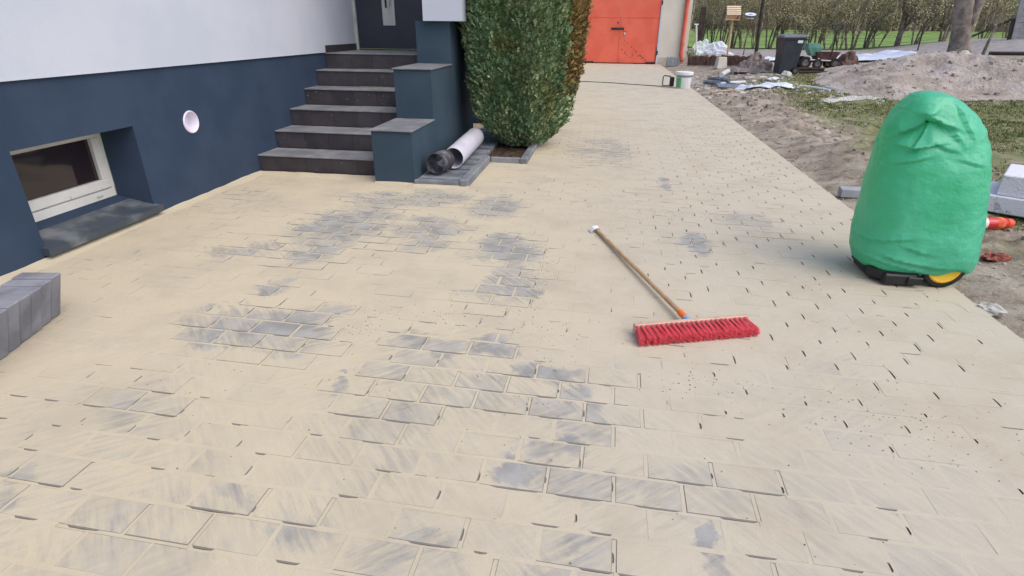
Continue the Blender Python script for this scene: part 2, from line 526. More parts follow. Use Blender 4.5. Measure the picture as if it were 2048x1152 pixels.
def axis(vals):
    o = [vals[0][0]]
    for a, b, st in vals:
        n = max(1, round((b - a) / st))
        o += [a + (b - a) * k / n for k in range(1, n + 1)]
    return o
gx = axis([(2.152, 5.0, 0.035), (5, 9, 0.10), (9, 22, 0.4), (22, 60, 3)])
gy = axis([(-3, 2, 0.3), (2, 12, 0.035), (12, 20, 0.10), (20, 46, 0.5)])
gvs = [(x, y, garden_z(x, y)) for y in gy for x in gx]
nx = len(gx)
gfs = [(j * nx + i, j * nx + i + 1, (j + 1) * nx + i + 1, (j + 1) * nx + i) for j in range(len(gy) - 1) for i in range(nx - 1)]
M_GARDEN = garden_material()
garden = tag(MB().add(gvs, gfs).build('garden_ground', M_GARDEN, smooth=True), 'worn lawn and bare dug soil beside the driveway', kind='structure')

gm_ = NG('meadow_grass')
meadow_m = gm_.done(gm_.mix(gm_.ramp(gm_.noise(0.16, 5, 0.7), 0.35, 0.65), (0.13, 0.22, 0.055), (0.22, 0.30, 0.11)), 0.95, gm_.bump(gm_.noise(2, 4), 0.8, 0.2), spec=0.05)
mv = [(x_, y_, z_) for y_, z_ in ((-300, -0.14), (47, -0.14), (150, 1.05), (1500, 3.0)) for x_ in (-900, 1100)]
tag(MB().add(mv, [(0, 1, 3, 2), (2, 3, 5, 4), (4, 5, 7, 6)]).build('meadow', meadow_m), 'green meadow reaching to the far woods', kind='structure')

# sand drift against the foot of the wall and the stair
dr = MB()
def drift(path, nx_, ny_, wmax):
    rows = []
    for k, (x, y) in enumerate(path):
        a = 0.55 + 0.45 * fbm(x * 3, y * 3, 1.3, 3)
        h, wd = 0.020 * (0.5 + a * 0.7), wmax * (0.6 + 0.7 * a)
        rows.append([(x, y, h), (x + nx_ * wd * 0.3, y + ny_ * wd * 0.3, h * 0.55), (x + nx_ * wd * 0.65, y + ny_ * wd * 0.65, h * 0.2), (x + nx_ * wd, y + ny_ * wd, -0.002)])
    vs = [p for r_ in rows for p in r_]
    dr.add(vs, [(i * 4 + k, i * 4 + k + 1, i * 4 + k + 5, i * 4 + k + 4) for i in range(len(rows) - 1) for k in range(3)])
drift([(XW - 0.004, -1.0 + 0.05 * k) for k in range(127)], 1, 0, 0.10)
drift([(XW - 0.02 + 0.05 * k, 5.328) for k in range(28)], 0, -1, 0.13)
drift([(-2.16 + 0.05 * k, 5.156) for k in range(9)], 0, -1, 0.05)
drift([(-1.76 + 0.05 * k, 5.112) for k in range(12)], 0, -1, 0.05)
tag(dr.build('sand_drift', M_SAND, smooth=True), 'sand swept up against the foot of the wall and stair', 'sand', kind='stuff')

# ------------------------------------------------------------------ house
M_WHITE = vary('white_render', (0.485, 0.515, 0.60), (0.53, 0.555, 0.63), 1.5, 0.9, 0.45, 130, 0.004, 0.1)
M_PLINTH = vary('anthracite_render', (0.027, 0.046, 0.083), (0.036, 0.056, 0.097), 2.0, 0.8, 0.6, 130, 0.002, 0.25)
M_PILLAR = vary('anthracite_render_stair', (0.033, 0.058, 0.085), (0.043, 0.070, 0.098), 2.0, 0.8, 0.6, 130, 0.002, 0.25)
M_RISER = vary('dark_riser_tile', (0.040, 0.035, 0.042), (0.055, 0.048, 0.055), 5, 0.5, 0.1, 90, 0.001, 0.35, rnd_amt=0.12, c3=(0.10, 0.092, 0.092), dirt=0.36)
M_TREAD = vary('grey_tread_tile', (0.165, 0.17, 0.185), (0.24, 0.24, 0.25), 5, 0.55, 0.1, 90, 0.001, 0.35, rnd_amt=0.07)
M_PVC = vary('white_window_plastic', (0.62, 0.61, 0.58), (0.70, 0.69, 0.66), 4, 0.4, spec=0.4, c3=(0.42, 0.38, 0.31), dirt=0.36)
M_SILL = vary('slate_grey_sill', (0.045, 0.058, 0.075), (0.20, 0.215, 0.225), 4.5, 0.45, spec=0.5, lo=0.45, hi=0.8)
M_DOOR = vary('anthracite_door', (0.028, 0.032, 0.048), (0.034, 0.038, 0.055), 3, 0.4, spec=0.4)
M_STEEL = vary('satin_steel', (0.42, 0.42, 0.40), (0.5, 0.5, 0.48), 3, 0.45, spec=0.5)
M_BLACK = vary('black_plastic', (0.012, 0.012, 0.014), (0.022, 0.022, 0.026), 6, 0.45, spec=0.4)
M_RUBBER = vary('dark_rubber', (0.018, 0.015, 0.014), (0.035, 0.03, 0.028), 9, 0.8, spec=0.2)
M_DARKROOM = vary('dark_cellar', (0.012, 0.010, 0.010), (0.02, 0.016, 0.014), 3, 0.9)
gg = NG('window_glass')
M_GLASS = gg.done((0.022, 0.014, 0.017), 0.06, gg.bump(gg.noise(3, 2), 0.06, 0.02), spec=0.75)
M_LILAC = vary('lilac_white_pipe', (0.66, 0.62, 0.74), (0.72, 0.69, 0.78), 6, 0.5, spec=0.3)

house = thing('house', 'white rendered house with dark anthracite plinth, cellar window and front stair', 'house', (XW, 4, 0))
HO = Matrix.Translation((-XW, -4, 0))
def hp(mb, name, mat, parent=None, smooth=False, autos=None):
    """a house part given in world coordinates"""
    mb.v = [(x - XW, y - 4, z) for x, y, z in mb.v]
    return mb.build(name, mat, parent or house, smooth, autos=autos)

ZB, WY0, WY1, WZ0, WZ1 = 1.085, 2.875, 3.84, 0.075, 0.695
XB = XW - 0.30
pl = MB()
ys = [-4, WY0, WY1, 4.30, 4.64, 8.1]
zs = [-0.1, WZ0, 0.462, WZ1, 0.802, ZB]
for a in range(5):
    for b in range(5):
        if (a == 1 and b in (1, 2)) or (a == 3 and b in (2, 3)): continue
        pl.add([(XW, ys[a], zs[b]), (XW, ys[a + 1], zs[b]), (XW, ys[a + 1], zs[b + 1]), (XW, ys[a], zs[b + 1])], [(0, 1, 2, 3)])
NQ = 48
vq = []
for k in range(NQ):
    a_ = 2 * PI * k / NQ
    cy_, cz_ = math.cos(a_), math.sin(a_)
    q_ = 0.17 / max(abs(cy_), abs(cz_))
    vq += [(XW, 4.47 + 0.084 * cy_, 0.632 + 0.084 * cz_), (XW, 4.47 + q_ * cy_, 0.632 + q_ * cz_)]
pl.add(vq, [(2 * k, 2 * k + 1, (2 * k + 3) % (2 * NQ), (2 * k + 2) % (2 * NQ)) for k in range(NQ)])
pl.add([(XW, WY0, WZ0), (XB, WY0, WZ0 + 0.08), (XB, WY0, WZ1 - 0.0), (XW, WY0, WZ1)], [(0, 1, 2, 3)])
pl.add([(XW, WY1, WZ0), (XB, WY1, WZ0 + 0.08), (XB, WY1, WZ1), (XW, WY1, WZ1)], [(3, 2, 1, 0)])
pl.add([(XW, WY0, WZ1), (XB, WY0, WZ1), (XB, WY1, WZ1), (XW, WY1, WZ1)], [(0, 1, 2, 3)])
pl.add([(XW, WY0, WZ0), (XB, WY0, WZ0 + 0.08), (XB, WY1, WZ0 + 0.08), (XW, WY1, WZ0)], [(3, 2, 1, 0)])
hp(pl, 'plinth_wall', M_PLINTH)
uw = MB()
uw.add([(XW + 0.018, -4, ZB), (XW + 0.018, 6.98, ZB), (XW + 0.018, 6.98, 6), (XW + 0.018, -4, 6), (XW - 0.4, -4, ZB), (XW - 0.4, 6.98, ZB)], [(0, 1, 2, 3), (4, 5, 1, 0)])
uw.add([(XW + 0.018, 6.98, ZB - 0.005), (XW + 0.018, 7.11, ZB - 0.005), (XW + 0.018, 7.11, 6), (XW + 0.018, 6.98, 6)], [(0, 1, 2, 3)])
uw.add([(XW + 0.018, 7.11, 1.162), (XW + 0.018, 8.06, 1.162), (XW + 0.018, 8.06, 6), (XW + 0.018, 7.11, 6), (XW + 0.018, 7.11, ZB), (XW, 7.11, ZB), (XW, 7.11, 1.162), (XW, 8.06, 1.162)], [(0, 1, 2, 3), (4, 5, 6, 0), (0, 6, 7, 1)])
uw.add([(XW + 0.018, 8.06, 1.162), (XW - 0.2, 8.06, 1.162), (XW - 0.2, 8.06, 6), (XW + 0.018, 8.06, 6)], [(3, 2, 1, 0)])
hp(uw, 'upper_wall', M_WHITE)
hp(MB().box(XW + 0.0185, XW + 0.022, -4, 6.975, ZB - 0.003, ZB + 0.003), 'drip_edge', M_WHITE)
hp(MB().box(XW + 0.001, XW + 0.012, 7.115, 8.09, 1.078, 1.160), 'skirting_tile', M_RISER)

# cellar window: frame, sash, pane, drain slot
wf = MB()
fx0, fx1 = XB - 0.06, XB - 0.002
fz0, fz1 = WZ0 + 0.07, WZ1 - 0.002
fy0, fy1 = WY0 + 0.002, WY1 - 0.002
wf.box(fx0, fx1, fy0, fy1, fz0, fz0 + 0.075, c=0.006).box(fx0, fx1, fy0, fy1, fz1 - 0.04, fz1, c=0.006)
wf.box(fx0, fx1 - 0.002, fy0, fy0 + 0.045, fz0 + 0.076, fz1 - 0.041).box(fx0, fx1 - 0.002, fy1 - 0.045, fy1, fz0 + 0.076, fz1 - 0.041)
win = hp(wf, 'window', M_PVC)
ws = MB()
sx0, sx1 = XB - 0.05, XB + 0.012
a0, a1, b0, b1 = fy0 + 0.04, fy1 - 0.035, fz0 + 0.080, fz1 - 0.036
ws.box(sx0, sx1, a0, a1, b0, b0 + 0.075, c=0.008).box(sx0, sx1, a0, a1, b1 - 0.045, b1, c=0.008)
ws.box(sx0, sx1 - 0.001, a0, a0 + 0.07, b0 + 0.076, b1 - 0.046, c=0.004).box(sx0, sx1 - 0.001, a1 - 0.07, a1, b0 + 0.076, b1 - 0.046, c=0.004)
hp(ws, 'sash', M_PVC, win)
hp(MB().box(sx0 + 0.02, sx0 + 0.03, a0 + 0.06, a1 - 0.06, b0 + 0.065, b1 - 0.035), 'pane', M_GLASS, win)
hp(MB().box(fx1 - 0.001, fx1 + 0.006, fy1 - 0.19, fy1 - 0.135, fz0 + 0.028, fz0 + 0.044), 'drain_cap', M_STEEL, win)
win.name = 'cellar_window'
sl_ = MB()
sl_.add([(XB + 0.0, WY0 + 0.004, WZ0 + 0.072), (XW + 0.055, WY0 - 0.02, WZ0 + 0.006), (XW + 0.055, WY1 + 0.02, WZ0 + 0.006), (XB, WY1 - 0.004, WZ0 + 0.072),
         (XB, WY0 + 0.004, WZ0 + 0.04), (XW + 0.055, WY0 - 0.02, WZ0 - 0.040), (XW + 0.055, WY1 + 0.02, WZ0 - 0.040), (XB, WY1 - 0.004, WZ0 + 0.04),
         (XW + 0.03, WY0 - 0.02, WZ0 - 0.040), (XW + 0.03, WY1 + 0.02, WZ0 - 0.040), (XW + 0.03, WY0 - 0.02, WZ0 - 0.0), (XW + 0.03, WY1 + 0.02, WZ0 - 0.0)],
        [(0, 1, 2, 3), (1, 5, 6, 2), (5, 8, 9, 6), (8, 10, 11, 9), (1, 10, 8, 5), (2, 6, 9, 11), (0, 4, 10, 1), (3, 2, 11, 7)])
sill = hp(sl_, 'window_sill', M_SILL)
for yy in (WY0 - 0.021, WY1 + 0.021):
    hp(MB().box(XW + 0.001, XW + 0.06, yy - 0.006, yy + 0.006, WZ0 - 0.036, WZ0 + 0.014, c=0.002), 'sill_end_cap', M_SILL, sill)

# round pipe stub in the plinth
vp = MB()
Mv = T(XW, 4.47, 0.632) @ Matrix.Rotation(PI / 2, 4, 'Y')
vp.lathe([(0.001, -0.075), (0.072, -0.074), (0.078, -0.065), (0.081, 0.006), (0.085, 0.012), (0.091, 0.010), (0.094, 0.0015)], 36, Mv)
vpo = hp(vp, 'pipe_opening', M_LILAC, smooth=True, autos=40)
tag(vpo, 'round white pipe opening in the dark plinth')

# stair: six steps, each with riser and tread tiles
STEP_Y = [5.335, 5.72, 6.09, 6.47, 6.82, 7.11]
RZ = 0.1795
XL, XR = XW + 0.003, -2.10
for i, y in enumerate(STEP_Y):
    yb = STEP_Y[i + 1] + 0.02 if i < 5 else 8.098
    z0, z1 = RZ * i, RZ * (i + 1)
    body = MB().box(XL + 0.002, XR, y + 0.022, yb, (z0 - 0.05 if i == 0 else z0), z1 - 0.013)
    st = hp(body, 'step', M_RISER)
    w0, nt_ = XL, 5
    cuts = sorted([XL + (XR - XL) * (k + (0 if k in (0, nt_) else (0.18 if i % 2 else -0.15))) / nt_ for k in range(nt_ + 1)])
    for k in range(nt_):
        a, b = cuts[k] + 0.0012, cuts[k + 1] - 0.0012
        hp(MB().box(a, b, y + 0.012, y + 0.021, z0 + (0.001 if i else -0.03), z1 - 0.0135, c=0.001), 'riser_tile', M_RISER, st)
        hp(MB().box(a, b, y, yb - 0.024 if i < 5 else yb, z1 - 0.0125, z1, c=0.0015), 'tread_tile', M_TREAD, st)
# flecks of mortar on the risers
fl = MB()
for _ in range(45):
    i = rnd.choice([0, 1, 2, 3, 3, 3, 3, 4, 5])
    x = XL + (rnd.random() ** 2.2) * 1.1 + 0.03
    z = RZ * i + rnd.uniform(0.03, 0.15)
    s_ = rnd.uniform(0.002, 0.005)
    y = STEP_Y[i] + 0.0115
    fl.add([(x - s_, y, z), (x + s_, y, z - s_ * 0.4), (x + s_ * 0.3, y - 0.002, z + s_), (x, y - 0.003, z)], [(0, 1, 3), (1, 2, 3), (2, 0, 3)])
tag(hp(fl, 'mortar_specks', M_WHITE), kind='stuff')

sw = MB()
PXL, PXR = -2.156, -1.76
sw.box(PXL, PXR, 5.151, 5.880, -0.05, 0.494)
sw.box(PXL, PXR, 5.8805, 6.690, -0.05, 0.988)
sw.box(PXL, PXR, 6.6905, 7.765, -0.05, 1.44)
swo = hp(sw, 'stair_wall', M_PILLAR)
for y0, y1, z in ((5.128, 5.8795, 0.494), (5.858, 6.6895, 0.988)):
    hp(MB().box(PXL - 0.012, PXR + 0.014, y0, y1, z + 0.0005, z + 0.013, c=0.002), 'coping_tile', M_TREAD, swo)
hp(MB().box(-2.045, -1.60, 6.625, 9.3, 1.4405, 6.0), 'porch_wall', M_WHITE)
wg = MB().box(-2.9, -1.44, 9.0, 14.0, -0.1, 1.085)
hp(wg, 'side_plinth', M_PLINTH)
hp(MB().box(-2.92, -1.42, 8.98, 14.02, 1.0855, 6.0), 'side_wall', M_WHITE)
hp(MB().box(-2.9, -2.165, 7.78, 8.99, -0.1, 1.06), 'porch_base', M_PLINTH)

# front door
door = hp(MB().box(XW + 0.03, -2.06, 8.10, 8.16, 1.095, 3.4), 'front_door', M_DOOR)
hp(MB().box(XW + 0.0185, XW + 0.052, 8.065, 8.099, 1.08, 3.4, c=0.003), 'frame', M_STEEL, door)
hp(MB().box(XW + 0.055, -2.06, 8.08, 8.0995, 1.0785, 1.093), 'threshold', M_BLACK, door)
hp(MB().box(XW + 0.425, XW + 0.60, 8.088, 8.0995, 1.388, 2.9, c=0.002), 'light_panel', M_STEEL, door)
hp(MB().box(XW + 0.47, XW + 0.495, 8.082, 8.0875, 1.605, 2.7), 'dark_slot', M_BLACK, door)
hp(MB().tube([(XW + 0.54, 8.04, 1.62), (XW + 0.54, 8.04, 2.6)], 0.016, 12), 'handle', M_STEEL, door, smooth=True, autos=40)
for z in (1.45, 2.6):
    hp(MB().tube([(XW + 0.045, 8.060, z), (XW + 0.045, 8.060, z + 0.09)], 0.011, 10), 'hinge', M_STEEL, door, smooth=True, autos=40)

# ------------------------------------------------------------------ block platform beside the stair and the planting bed
M_CONC = vary('grey_concrete_block', (0.125, 0.138, 0.155), (0.20, 0.215, 0.235), 8, 0.8, 0.4, 120, 0.003, 0.2, rnd_amt=0.30)
M_CURB = vary('grey_curb', (0.15, 0.16, 0.175), (0.22, 0.23, 0.24), 6, 0.8, 0.35, 120, 0.003, 0.2, rnd_amt=0.1)
plat = thing('block_platform', 'low platform of narrow grey blocks laid beside the stair wall', 'paving', (-1.5, 5.12, 0))
def pp(mb, name, mat, par): 
    l = par.location
    mb.v = [(x - l.x, y - l.y, z - l.z) for x, y, z in mb.v]
    return mb.build(name, mat, par)
pp(MB().box(-1.752, -1.312, 5.113, 5.169, -0.04, 0.052, c=0.005), 'front_block', M_CURB, plat)
y = 5.172
while y < 10.6:
    d = 0.104
    pp(MB().box(-1.752, -1.318 + rnd.uniform(-0.003, 0.003), y, y + d - 0.020, -0.04, 0.048 + rnd.uniform(-0.010, 0.006), M=T(0, 0, rnd.uniform(-0.002, 0.002)), c=0.010), 'block', M_CONC, plat)
    y += d
for y0, y1 in ((5.105, 5.66), (5.664, 6.24)):
    pp(MB().box(-1.309, -1.226, y0, y1, -0.05, 0.078, c=0.012), 'edge_curb', M_CURB, plat)
bed = thing('planting_bed', 'small soil bed with grey curbs under the green conifer', 'plant bed', (-1.03, 7.0, 0))
pp(MB().box(-1.222, -0.892, 6.242, 6.302, -0.05, 0.056, c=0.006), 'curb', M_CURB, bed)
pp(MB().box(-0.888, -0.808, 6.232, 6.72, -0.05, 0.060, c=0.006), 'curb', M_CURB, bed)
pp(MB().box(-0.886, -0.808, 6.724, 7.22, -0.05, 0.058, c=0.006), 'curb', M_CURB, bed)
pp(MB().box(-0.886, -0.808, 7.224, 7.74, -0.05, 0.058, c=0.006), 'curb', M_CURB, bed)
M_HUMUS = vary('dark_bed_soil', (0.045, 0.030, 0.022), (0.10, 0.07, 0.05), 14, 0.95, 0.8, 50, 0.02, 0.1)
sb = MB()
n = 16
vs = [(-1.31 + 0.43 * i / n, 6.303 + 1.45 * j / n, 0.012 + 0.016 * fbm(i, j, 0.9)) for j in range(n + 1) for i in range(n + 1)]
sb.add(vs, [(j * (n + 1) + i, j * (n + 1) + i + 1, (j + 1) * (n + 1) + i + 1, (j + 1) * (n + 1) + i) for j in range(n) for i in range(n)])
pp(sb, 'soil', M_HUMUS, bed)

# pipes lying on the platform
gp = NG('scuffed_dark_pipe')
M_DPIPE = gp.done(gp.mix(gp.ramp(gp.noise(9, 5, 0.7), 0.45, 0.75), (0.040, 0.036, 0.042), (0.22, 0.22, 0.24)), 0.55, spec=0.4)
M_LPIPE = vary('pale_grey_pipe', (0.46, 0.45, 0.52), (0.55, 0.54, 0.60), 3, 0.5, spec=0.35, c3=(0.32, 0.31, 0.33), dirt=0.36)
def pipe(mb, p0, p1, r, t, n=40, wob=0):
    p0, p1 = Vector(p0), Vector(p1)
    d = (p1 - p0)
    L = d.length
    q = d.to_track_quat('Z', 'Y').to_matrix().to_4x4()
    M = Matrix.Translation(p0) @ q
    ri = r - t
    mb.lathe([(ri, L), (ri, 0.004), (ri + t * .4, 0), (r - t * .3, 0), (r, 0.004), (r, L), (ri, L)], n, M)
    return M
lp = MB()
pipe(lp, (-1.492, 5.62, 0.052 + 0.113), (-1.535, 6.86, 0.052 + 0.113), 0.108, 0.008)
o = tag(lp.build('grey_pipe', M_LPIPE, smooth=True, autos=40), 'pale grey plastic pipe lying on the block platform beside the stair', 'pipe', 'pipes on the block platform')
dp = MB()
Md = pipe(dp, (-1.598, 5.335, 0.050 + 0.115), (-1.555, 5.55, 0.050 + 0.115), 0.102, 0.008)
for k in range(len(dp.v)):
    x, y, z = dp.v[k]
    a = 1 + 0.035 * fbm(x * 4, z * 4 + y, 6, 2)
    cx = -1.598 + (y - 5.335) * 0.2
    dp.v[k] = (cx + (x - cx) * a, y + 0.022 * fbm(x * 3, z * 3, 5, 2) * (1 if y < 5.4 else 0.2), 0.165 + (z - 0.165) * a)
o = tag(dp.build('dark_pipe', M_DPIPE, smooth=True, autos=45), 'short dark plastic pipe with a ragged open end on the block platform', 'pipe', 'pipes on the block platform')

# row of kerb stones at the left edge of the picture
M_KERB = vary('pale_grey_kerbstone', (0.165, 0.168, 0.195), (0.25, 0.255, 0.285), 5, 0.85, 0.35, 150, 0.003, 0.15, rnd_amt=0.08, c3=(0.12, 0.115, 0.125), dirt=0.35)
ORD = ['first', 'second', 'third', 'fourth', 'fifth', 'sixth', 'seventh', 'eighth', 'ninth', 'tenth', 'eleventh', 'twelfth']
for k in range(10):
    yk = 2.195 - 0.078 * k
    lab = ('%s grey kerbstone of the row by the wall, counted from the cellar window' % ORD[k]) if k else 'end kerbstone of the row by the wall, nearest to the cellar window'
    kb = MB()
    hgt_ = 0.240 + rnd.uniform(-0.004, 0.004)
    kb.box(-0.20, 0.0, -0.036, 0.036, 0, hgt_, c=0.006)
    kb.v = [(x + 0.34 * z, y_, z) for x, y_, z in kb.v]          # the stones lean out from the wall
    o = kb.build('kerbstone', M_KERB, loc=(-2.745 + 0.045 * k * 0.5 + rnd.uniform(-0.005, 0.005), yk, 0.001))
    o.rotation_euler = (0, 0, 0.16 + rnd.uniform(-0.006, 0.006))
    tag(o, lab, 'kerbstone', 'kerbstones stacked by the wall')

# ------------------------------------------------------------------ conifer
def leaf_material(name, cols, brown=None):
    g = NG(name)
    r = g.g.outputs['Random Per Island']
    c = g.mix(g.ramp(r, 0.0, 1.0), cols[0], cols[1])
    c = g.mix(g.ramp(g.noise(3.5, 3), 0.45, 0.62), c, cols[2])
    if brown:
        c = g.mix(g.ramp(g.noise(2.3, 3, 0.5), 0.55, 0.68, 0, 0.7), c, brown)
    tr = g.done(c, 0.6, spec=0.25)
    return tr
M_LEAF = leaf_material('conifer_green', [(0.11, 0.18, 0.085), (0.35, 0.42, 0.225), (0.17, 0.27, 0.14)], (0.22, 0.225, 0.095))
M_LEAFB = leaf_material('conifer_brown', [(0.16, 0.115, 0.045), (0.32, 0.21, 0.085), (0.19, 0.17, 0.06)])
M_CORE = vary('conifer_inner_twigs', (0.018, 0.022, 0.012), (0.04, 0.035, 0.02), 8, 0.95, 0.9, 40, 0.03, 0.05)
M_BARK = vary('brown_bark', (0.06, 0.045, 0.035), (0.13, 0.10, 0.08), 6, 0.9, 0.8, 30, 0.02, 0.1)

def crown_radius(z, th):
    prof = [(0.0, 0.15), (0.08, 0.27), (0.22, 0.41), (0.42, 0.535), (0.8, 0.60), (1.25, 0.645), (1.8, 0.70), (2.6, 0.68), (3.2, 0.48), (3.6, 0.1)]
    for (z0, r0), (z1, r1) in zip(prof, prof[1:]):
        if z <= z1:
            t = max(0, (z - z0) / (z1 - z0)); r = r0 + (r1 - r0) * t
            break
    else:
        r = 0.1
    lob = 0.08 * math.sin(5 * th + 0.6 + 0.4 * z) - 0.13 * abs(math.sin(4.5 * th + 2.0 + z * 0.5 + mnoise.noise(Vector((th * 2, z * 1.5, 0))))) ** 0.6 + 0.045
    return r * (1 + lob) + 0.05 * mnoise.noise(Vector((math.cos(th) * 2.2, math.sin(th) * 2.2, z * 2.6)))

bush = thing('conifer_shrub', 'tall dense green conifer with a brown strip of dead foliage on one side', 'shrub', (-1.03, 7.28, 0))
def sprays(n, zr, thr, mat_name, mat, rs=1.0, cx=0, cy=0, rscale=1.0, zmin=0.03):
    V, Fc = [], []
    for _ in range(n):
        z = rnd.uniform(*zr)
        th = rnd.uniform(*thr)
        depth = rnd.random() ** 2 * 0.11 if rnd.random() > 0.03 else -rnd.uniform(0.01, 0.05)
        r = crown_radius(z, th) * rscale - depth + 0.02
        p = Vector((cx + r * math.cos(th), cy + r * math.sin(th), max(z, zmin)))
        outw = Vector((math.cos(th), math.sin(th), 0))
        up = (Vector((0, 0, 1)) * rnd.uniform(0.7, 1.2) + outw * rnd.uniform(0.15, 0.75) + Vector((rnd.gauss(0, .3), rnd.gauss(0, .3), rnd.gauss(0, .15)))).normalized()
        side = up.cross(outw + Vector((rnd.gauss(0, .6), rnd.gauss(0, .6), 0))).normalized()
        nn = side.cross(up)
        L = rnd.uniform(0.042, 0.080) * rs
        W = L * rnd.uniform(0.10, 0.17)
        b = len(V)
        # a feathery scale-leaf spray: stem with two curled side lobes each
        tip = p + up * L + nn * L * 0.25
        mid = p + up * L * 0.5 + nn * L * 0.02
        V += [p - side * W * .4, p + side * W * .4, mid - side * W * .7, mid + side * W * .7, tip,
              mid - side * W * 2.3 + up * L * .32 + nn * L * .18, mid + side * W * 2.3 + up * L * .28 + nn * L * .14,
              p + up * L * .15 - side * W * 1.9 + up * L * .28 + nn * L * .1, p + up * L * .12 + side * W * 1.9 + up * L * .25 + nn * L * .1]
        Fc += [(b, b + 1, b + 3, b + 2), (b + 2, b + 3, b + 4), (b + 2, b + 5, b + 4), (b + 3, b + 4, b + 6), (b, b + 7, b + 2), (b + 1, b + 3, b + 8)]
    mb = MB()
    mb.v, mb.f = V, Fc
    return mb
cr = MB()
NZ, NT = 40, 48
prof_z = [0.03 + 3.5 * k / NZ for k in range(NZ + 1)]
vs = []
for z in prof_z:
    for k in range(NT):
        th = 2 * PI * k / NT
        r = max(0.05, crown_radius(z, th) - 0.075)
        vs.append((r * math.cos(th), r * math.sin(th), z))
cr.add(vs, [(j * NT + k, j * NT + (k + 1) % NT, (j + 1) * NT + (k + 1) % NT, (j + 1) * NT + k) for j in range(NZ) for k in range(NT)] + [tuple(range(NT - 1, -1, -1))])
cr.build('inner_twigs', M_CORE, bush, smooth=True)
FR = (-PI - 0.35, 0.25)         # the half of the crown turned to the drive and the path
tag(sprays(44000, (0.02, 2.15), (-PI - 0.5, -0.42), 'f', M_LEAF).build('foliage', M_LEAF, bush), kind='stuff')
tag(sprays(8000, (0.02, 0.75), (-0.50, 0.9), 'f', M_LEAF).build('foliage', M_LEAF, bush), kind='stuff')
tag(sprays(13000, (0.60, 2.2), (-0.50, 0.9), 'f', M_LEAFB).build('dead_foliage', M_LEAFB, bush), 'brown dead foliage', kind='stuff')
tag(sprays(5000, (0.02, 3.5), (0.9, PI), 'f', M_LEAF, 1.6).build('foliage', M_LEAF, bush), kind='stuff')
tag(sprays(4500, (2.1, 3.6), (-PI, 0.9), 'f', M_LEAF, 1.6).build('foliage', M_LEAF, bush), kind='stuff')
MB().tube([(0, 0, -0.1), (0.02, 0, 0.5), (0, 0.02, 2.8)], [0.09, 0.07, 0.02], 10).build('trunk', M_BARK, bush, smooth=True)

# ------------------------------------------------------------------ garage
M_CREAM = vary('cream_render', (0.60, 0.55, 0.47), (0.66, 0.61, 0.53), 1.2, 0.9, 0.2, 90, 0.003, 0.1)
M_CREAM2 = vary('cream_plinth', (0.42, 0.36, 0.30), (0.50, 0.44, 0.37), 2.5, 0.9, 0.2, 90, 0.003, 0.1)
M_RED = vary('red_door_paint', (0.66, 0.115, 0.068), (0.72, 0.14, 0.085), 1.6, 0.5, 0.25, 4, 0.01, 0.35, c3=(0.60, 0.10, 0.06), dirt=0.40)
M_RED2 = vary('red_downpipe_paint', (0.50, 0.085, 0.050), (0.56, 0.11, 0.065), 3, 0.5, spec=0.35)
GY = 25.74
gar = thing('garage', 'cream rendered garage with red double doors at the end of the driveway', 'garage', (0.4, GY, 0))
def gp_(mb, name, mat, par=None, **k):
    mb.v = [(x - 0.4, y - GY, z) for x, y, z in mb.v]
    return mb.build(name, mat, par or gar, **k)
gw = MB()
gw.box(-4.5, -1.10, GY, GY + 6, -0.1, 4.2).box(2.02, 3.16, GY, GY + 6, 0.262, 4.2).box(-1.0995, 2.0195, GY + 0.10, GY + 6, 2.72, 4.2)
gp_(gw, 'wall', M_CREAM)
gp_(MB().box(2.02, 3.18, GY - 0.02, GY + 6, -0.1, 0.2615), 'plinth', M_CREAM2)
gp_(MB().box(-4.5, 3.4, GY - 0.25, GY + 6.3, 4.2005, 4.35), 'roof', M_CREAM2)
for xa_, xb_ in ((-1.10, -1.035), (1.955, 2.0195)):
    gp_(MB().box(xa_, xb_, GY - 0.015, GY + 0.08, 0.0, 2.70), 'door_jamb', M_WHITE)
